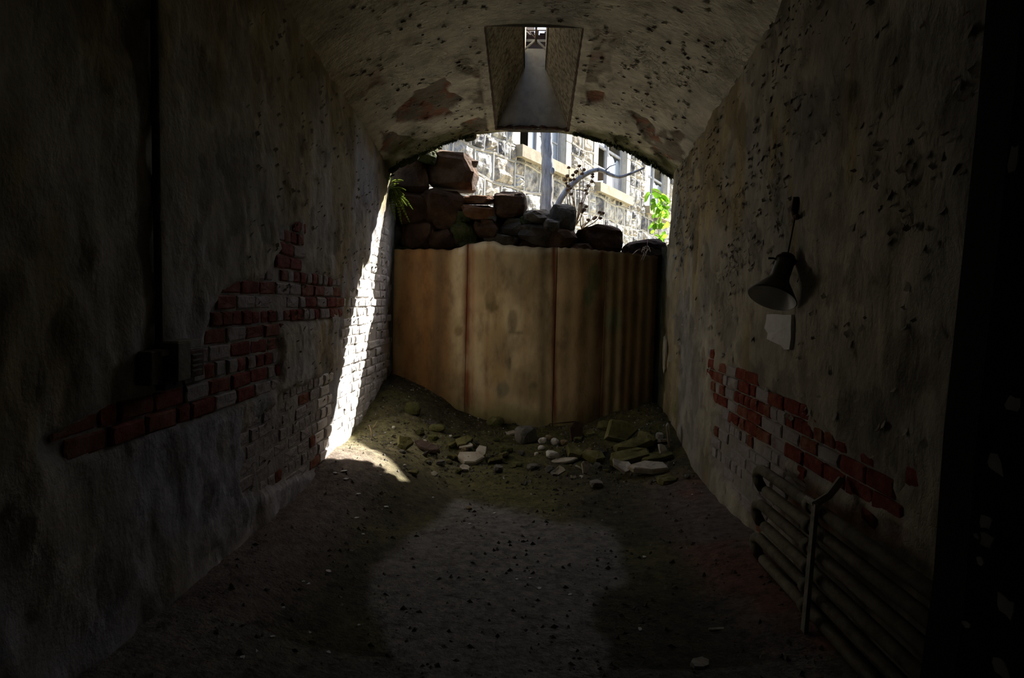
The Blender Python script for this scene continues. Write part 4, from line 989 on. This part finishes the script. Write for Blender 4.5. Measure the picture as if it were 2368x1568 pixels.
# ------------------------------------------------------------------ peeling paint on walls and vault (real little curled flakes)
def flakes(name, parent, pts, mat, big=1.0):
    V = []; Fq = []; rg = random.Random(len(pts))
    for (p, n_, t_) in pts:
        n_ = np.array(n_); t_ = np.array(t_); b_ = np.cross(n_, t_); w_ = rg.uniform(.012, .034) * big; h_ = rg.uniform(.008, .024) * big; L0 = len(V)
        for j in range(3):
            for i in range(4):
                s = i / 3 - .5; q = j / 2
                V.append(p + t_ * s * w_ * (1 - .35 * q * rg.uniform(.3, 1)) + b_ * (q - .5) * h_ + n_ * (.002 + .014 * q * q * rg.uniform(.6, 1.2)))
        for j in range(2):
            for i in range(3): a = L0 + j * 4 + i; Fq.append((a, a + 1, a + 5, a + 4))
    tag(link(name, pyd(name, V, Fq, True), mat, parent), kind='stuff')
rg = random.Random(12); pr = []
while len(pr) < 1000:
    y = rg.uniform(1.9, 6.2); z = rg.uniform(.9, spring(y) - .02)
    if rg.random() > .12 + .88 * float(sstep(-.1, .4, fbm(np.array([0, y, z]), 1.6, 3, 55) + .5 * (z - 2.0))): continue
    a = rg.uniform(-.9, .9); pr.append((np.array([XR - .002, y, z]), (-1, 0, 0), (0, math.cos(a), math.sin(a))))
flakes('paint_flakes', wall_right, pr, CHIP, 1.35)
pr = []
while len(pr) < 420:
    y = rg.uniform(3.2, 6.35); z = rg.uniform(.5, spring(y) - .05); a = rg.uniform(-.9, .9); pr.append((np.array([XL + .004, y, z]), (1, 0, 0), (0, math.cos(a), math.sin(a))))
flakes('paint_flakes', wall_left, pr, CHIP)
pr = []
while len(pr) < 520:
    x = rg.uniform(XL + .1, XR - .1); y = rg.uniform(3.0, 6.38)
    if SX0 - .04 < x < SX1 + .04 and y > SKY0 - .05: continue
    sl_ = -.42 * 2.2 * np.sign(x - XM) * abs((x - XM) / HW) ** 1.2 / HW; n_ = np.array([sl_, -.15, -1.0]); n_ = n_ / np.linalg.norm(n_); t_ = np.cross(n_, [rg.uniform(-.3, .3), 1, 0]); t_ /= np.linalg.norm(t_)
    pr.append((np.array([x, y, zv(x, y)]), n_, t_))
flakes('paint_flakes', ceiling, pr, CHIP, 1.3)

# ------------------------------------------------------------------ debris on the floor
def onfloor(px_, py_): return fhit(px_, py_)
def slab(px_, py_, w_, h_, mt, label, seed, tilt=(0, 0, 0), th=.03, n=9, name='stone_slab', cat='slab', dep=1.0, bend=0.0, up=0.0, group=None, mat=None):
    p = onfloor(px_, py_ + h_ * .3); k = p[1] / F
    me = slabme(name, seed, w_ * k, h_ * k * dep, th, n, .16, bend); o = link(name, me, mat or SLATE[mt], None, (p[0], p[1], p[2] + th * .35 + up)); o.rotation_euler = tilt
    tag(o, label, cat, group); return o
def rock(px_, py_, w_, h_, mt, label, seed, name='stone', group=None, sub=2):
    p = onfloor(px_, py_ + h_ * .42); k = p[1] / F
    me = rockme(name, seed, sub, .7, 6, .08, (w_ * k, w_ * k * .85, h_ * k * 1.1)); me.materials.append(FSTONE[mt])
    o = link(name, me, None, None, (p[0], p[1] + w_ * k * .2, p[2] + h_ * k * .38)); o.rotation_euler = (0, random.uniform(-.15, .15), random.uniform(-.4, .4)); tag(o, label, 'stone', group); return o
slab(1438, 1008, 90, 60, 0, 'large upright mossy slab leaning at the foot of the steel sheet', 701, (1.05, .08, .15), .06, 5, up=.09)
slab(1492, 1018, 70, 40, 0, 'mossy slab lying just right of the large leaning mossy slab', 702, (.75, .2, -.3), .05, 5, up=.04)
slab(1462, 1040, 100, 34, 0, 'long mossy slab lying below the large leaning mossy slab', 703, (.55, -.22, .1), .06, 5, dep=1.2, up=.06)
slab(1455, 1063, 105, 40, 0, 'broad dark mossy slab just above the pale layered slab', 704, (.5, -.25, .2), .07, 6, dep=1.1, up=.04)
slab(1500, 1088, 100, 30, 1, 'broad pale layered slab lying flat near the foot of the right wall', 705, (.25, -.1, .1), .04, 7, dep=1.7, up=.04)
slab(1520, 1062, 84, 16, 0, 'thin mossy strip of stone lying against the right wall behind the pale layered slab', 706, (.2, -.16, .15), .03, 9, dep=2.0, up=.03)
slab(1438, 1094, 52, 26, 1, 'curled pale plaster piece with a dark hollow below it, left of the pale layered slab', 707, (.25, .1, 0), .025, 8, dep=2.2, bend=.05, up=.06, name='plaster_piece', cat='plaster')
slab(1545, 1108, 60, 20, 0, 'low greenish slab in front of the pale layered slab', 708, (.25, -.05, .3), .04, 6, dep=1.6)
slab(1545, 1010, 26, 78, 1, 'tall pale plaster flake leaning against the right wall', 709, (1.45, 0, 1.2), .015, 7, name='plaster_piece', cat='plaster', up=.08)
slab(1532, 1046, 34, 34, 1, 'round pale plaster flake at the foot of the tall leaning flake', 710, (1.0, .3, .7), .015, 8, name='plaster_piece', cat='plaster', up=.05)
slab(1352, 1085, 26, 34, 1, 'upright curved pale shard standing in front of the debris, middle right', 711, (1.1, .3, .4), .014, 6, name='plaster_piece', cat='plaster', bend=.02, up=.05)
slab(1289, 1092, 36, 22, 1, 'small curved yellowish shard left of the upright pale shard', 712, (.7, -.4, .5), .014, 7, name='plaster_piece', cat='plaster', bend=.02, up=.02)
slab(1327, 1104, 18, 12, 1, 'tiny pale triangular shard in front of the upright shard', 713, (.8, .2, .2), .012, 5, name='plaster_piece', cat='plaster', up=.01)
slab(1300, 1066, 78, 14, 1, 'long thin pale strip lying in front of the white stones', 714, (.2, -.12, .1), .02, 9, dep=1.8, up=.01)
slab(1372, 1056, 60, 30, 0, 'greenish flat stone right of the white stones', 715, (.4, .2, -.2), .05, 5, dep=1.8, up=.02)
slab(1328, 1048, 50, 24, 0, 'small mossy slab between the white stones and the greenish flat stone', 716, (.45, .15, .1), .045, 5, dep=1.8, up=.02)
slab(1088, 1060, 66, 26, 1, 'cracked pale slab in the middle left of the debris', 717, (.4, -.1, .1), .03, 6, dep=2.0, up=.02)
slab(1112, 1048, 32, 32, 1, 'pointed pale slab leaning on the right end of the cracked pale slab', 718, (.7, .25, -.3), .022, 6, dep=1.3, up=.035)
slab(1076, 1036, 40, 12, 1, 'thin pale chip resting behind the cracked pale slab', 719, (.5, -.1, .1), .015, 8, dep=1.8, up=.03)
slab(1072, 1026, 46, 22, 0, 'yellow green mossy slab just behind the thin pale chip', 720, (.6, -.1, .2), .04, 5, dep=1.5, up=.03)
slab(988, 1034, 90, 26, 2, 'dark brown plank lying diagonally among the debris on the left', 721, (.25, .12, -.5), .03, 6, name='plank', cat='plank', dep=1.4, up=.02, mat=WOOD)
slab(936, 1030, 44, 36, 0, 'mossy slab beside the left end of the dark plank', 722, (.8, .2, .3), .045, 5, up=.04)
sc_ = slab(1330, 998, 40, 60, 2, 'dark jagged metal scrap leaning at the foot of the steel sheet', 723, (1.2, .25, .2), .012, 6, name='metal_scrap', cat='scrap', up=.07, mat=IRON)
rod = onfloor(1300, 990)
rd = link('rod', tubeme('rod', [rod + np.array([-.12, .02, .03]), rod + np.array([.12, .03, .06])], .005, 6), IRON); tag(rd, 'thin rusty rod lying left of the jagged metal scrap', 'rod')
rock(1216, 1008, 56, 46, 1, 'rounded dark stone at the middle of the debris', 731, sub=3)
rock(1277, 1052, 34, 20, 4, 'largest white stone of the pale cluster in the debris', 732)
for k, (x, y, w_, h_, lb) in enumerate(((1252, 1036, 18, 12, 'small white stone left of the largest white stone'), (1240, 1050, 10, 9, 'tiny white pebble left of the largest white stone'), (1255, 1019, 22, 14, 'pale tan stone at the back left of the white cluster'), (1283, 1022, 20, 16, 'pale tan stone at the back right of the white cluster'), (1270, 1012, 20, 12, 'flat tan stone topmost in the white cluster'), (1304, 1024, 20, 14, 'greenish tan stone right of the white cluster'))):
    rock(x, y, w_, h_, 4 if k < 4 else 3, lb, 740 + k)
rock(1526, 1010, 19, 20, 4, 'round pale stone at the foot of the right wall', 750)
rock(953, 945, 40, 30, 2, 'mossy stone at the left foot of the steel sheet', 751)
rock(1144, 976, 46, 22, 2, 'low mossy stone at the middle foot of the steel sheet', 752)
rock(1000, 1012, 24, 14, 2, 'small dark stone behind the dark plank', 753)
rock(930, 1045, 18, 10, 1, 'small grey stone in front of the slab beside the dark plank', 754)
rock(992, 1070, 14, 12, 1, 'small grey round stone left of the cracked pale slab', 755)
rock(1018, 1071, 22, 14, 1, 'grey stone just left of the cracked pale slab', 756)
rock(1196, 1074, 30, 10, 2, 'flat mossy stone in front of the rounded dark stone', 757)
rock(1152, 1085, 22, 20, 1, 'grey stick-like stone in front, right of the cracked pale slab', 758)
rock(1232, 1080, 30, 14, 1, 'flat grey stone in front of the white cluster', 759)
rock(1380, 1120, 36, 18, 1, 'grey stone alone in front of the debris at right', 760)
rock(1590, 1102, 16, 14, 1, 'small grey stone at the foot of the right wall beside the pale slab', 761)
rock(1085, 1176, 16, 8, 3, 'small brown clod at the tip of the pale clay patch', 762)
rock(1010, 990, 40, 16, 2, 'low mossy stone left of centre near the steel sheet', 763)
rock(1170, 1040, 34, 18, 2, 'mossy stone between the cracked slab and the rounded stone', 764)
rock(1400, 985, 40, 18, 2, 'mossy stone behind the large leaning mossy slab', 765)
for k, (x, y, w_, h_, lb) in enumerate(((910, 989, 9, 8, 'white pebble near the left wall at the back'), (982, 1020, 10, 7, 'yellowish white pebble on the dark plank'), (936, 1076, 7, 5, 'white pebble above the sunlit patch'), (1042, 1009, 8, 7, 'pale pebble behind the cracked slab'))): rock(x, y, w_, h_, 4, lb, 770 + k, name='pebble')
for k, (a, b, lb) in enumerate((((854, 983), (861, 1012), 'upright dry stick by the left wall near the back'), ((872, 975), (862, 990), 'short dry stick leaning beside the upright stick'))):
    p = onfloor(*b); q = onY(a[0], a[1], p[1]); o = link('dry_stick', tubeme('dry_stick', [p, (np.array(p) + q) / 2 + np.array([.004, 0, 0]), q], [.006, .005, .004], 6), STRAW); tag(o, lb, 'stick')
rg = random.Random(21); bases = [rockme('rubble_piece', 880 + i, 1, .6, 6, .12) for i in range(5)]; sbase = [slabme('slab_piece', 890 + i, 1, .7, .16, 5 + i % 3, .2) for i in range(5)]
for i, m in enumerate(bases): m.materials.append(FSTONE[(2, 3, 1, 1, 2)[i]])
for i, m in enumerate(sbase): m.materials.append(SLATE[(0, 0, 1, 0, 2)[i]])
for k in range(64):
    x = rg.choice((rg.uniform(870, 1560), rg.gauss(1420, 70), rg.gauss(1090, 70))); y = rg.uniform(975, 1100) - max(0, 1000 - x) * .1
    if not 865 < x < 1565: continue
    p = onfloor(x, y)
    if p[1] > 6.35 or p[1] < 4.4: continue
    sl_k = rg.random() < .6; o = bpy.data.objects.new('rubble_piece', rg.choice(sbase if sl_k else bases)); COL.objects.link(o); sz = rg.uniform(.05, .17) if sl_k else rg.uniform(.03, .09)
    o.scale = (sz, sz * rg.uniform(.7, 1.1), sz * (1 if sl_k else rg.uniform(.6, .9))); o.location = (float(p[0]), float(p[1]), float(p[2]) + sz * .12)
    o.rotation_euler = (rg.uniform(-.1, .7), rg.uniform(-.35, .35), rg.uniform(0, 6.3)); tag(o, 'small broken rubble piece lying in the debris before the steel sheet', 'rubble', 'rubble pieces before the steel sheet')
CH = [(893, 1171, 16, 6), (823, 1196, 18, 8), (795, 1088, 20, 7), (775, 1093, 14, 5), (800, 1106, 14, 7), (828, 1141, 8, 7), (1086, 1211, 8, 5), (1143, 1186, 8, 5), (760, 1320, 20, 7), (1247, 1360, 14, 5), (1318, 1375, 12, 5), (1490, 1287, 14, 5), (630, 1472, 12, 6), (760, 1508, 12, 8), (840, 1235, 10, 5), (1345, 1100, 10, 5), (700, 1345, 12, 5), (712, 1350, 14, 5), (560, 1520, 14, 6), (1480, 1455, 18, 5), (1000, 1150, 8, 4), (880, 1098, 6, 4), (655, 1405, 10, 5), (1195, 1340, 10, 4), (1225, 1337, 12, 4), (830, 1445, 9, 5)]
for k, (x, y, w_, h_) in enumerate(CH):
    slab(x, y, w_, h_, 1, 'small pale flat chip lying on the dark dirt floor', 800 + k, (random.uniform(-.1, .1), random.uniform(-.1, .1), random.uniform(0, 3)), .006, 6, name='plaster_chip', cat='chip', dep=2.0, group='pale chips on the floor', mat=TILEM)
slab(1620, 1530, 60, 22, 1, 'large flat pale plaster sheet near the foot of the heating pipes', 850, (.05, 0, .5), .012, 7, name='plaster_piece', cat='plaster', dep=2.0, mat=SLATE[1])
slab(1660, 1455, 50, 8, 1, 'long thin pale plaster sliver on the floor left of the heating pipes', 851, (.05, 0, .2), .01, 8, name='plaster_piece', cat='plaster', dep=1.6)
slab(1538, 815, 26, 64, 1, 'pale pointed plaster chunk clinging to the end of the right wall', 852, (0, 0, 0), .02, 8, name='plaster_piece', cat='plaster')
o = bpy.data.objects[[q.name for q in bpy.data.objects if q.get('label', '').startswith('pale pointed plaster chunk')][0]]
cpos = onX(1538, 820, 1.262); o.location = [float(v) for v in cpos]; o.rotation_euler = (math.pi / 2, 0, math.pi / 2)
# fine litter: nobody could count it
V = []; Fq = []; rg = random.Random(44)
bt = [[], []]
for k in range(4600):
    y = rg.uniform(1.9, 6.6) if k % 2 else rg.uniform(4.9, 6.6); x = rg.uniform(XL + .05, XR - .05); bt[0].append(x); bt[1].append(y)
zz = floorz(np.array(bt[0]), np.array(bt[1]))
LV = [[], [], []]; LF = [[], [], []]
for x, y, z in zip(bt[0], bt[1], zz):
    q = rg.choices((0, 1, 2), (.07, .53, .4))[0]; s = rg.choice((.004, .006, .009, .014, .02)) * (.55 if q == 0 else 1.0); a = rg.uniform(0, 6.3); L0 = len(LV[q]); h = s * rg.uniform(.3, .9)
    c_, s_ = math.cos(a) * s, math.sin(a) * s
    LV[q] += [(x + c_, y + s_, z - .002), (x - s_ * .6, y + c_ * .6, z - .002), (x - c_, y - s_, z - .002), (x + s_ * .6, y - c_ * .6, z - .002), (x + rg.uniform(-s, s) * .4, y + rg.uniform(-s, s) * .4, z + h)]
    LF[q] += [(L0, L0 + 1, L0 + 4), (L0 + 1, L0 + 2, L0 + 4), (L0 + 2, L0 + 3, L0 + 4), (L0 + 3, L0, L0 + 4)]
for q, (nm, mt) in enumerate((('pale_grit', TILEM), ('rubble', FSTONE[1]), ('leaf_litter', EARTH))):
    tag(link(nm, pyd(nm, LV[q], LF[q]), mt), ('pale plaster grit scattered over the dirt floor', 'fine stone rubble scattered over the dirt floor', 'dark crumbs of litter scattered over the dirt floor')[q], 'debris', None, 'stuff')
# straw strands trailing over the low stone at the right
ds = empty('dry_grass', onY(1495, 560, 6.7)); tag(ds, 'few pale dry grass strands trailing over the top edge of the sheet at right', 'grass'); dinv = Matrix.Translation(-Vector(ds.location))
for k in range(9):
    a = (rg.uniform(1450, 1520), rg.uniform(560, 585)); b = (a[0] + rg.uniform(-40, 15), a[1] + rg.uniform(-4, 28))
    q = bez([onY(*a, 6.7), onY((a[0] + b[0]) / 2, min(a[1], b[1]) - 6, 6.62), onY(*b, 6.45)], 5); o = link('strand', tubeme('strand', q, .0022, 4), STRAW, ds); o.matrix_parent_inverse = dinv
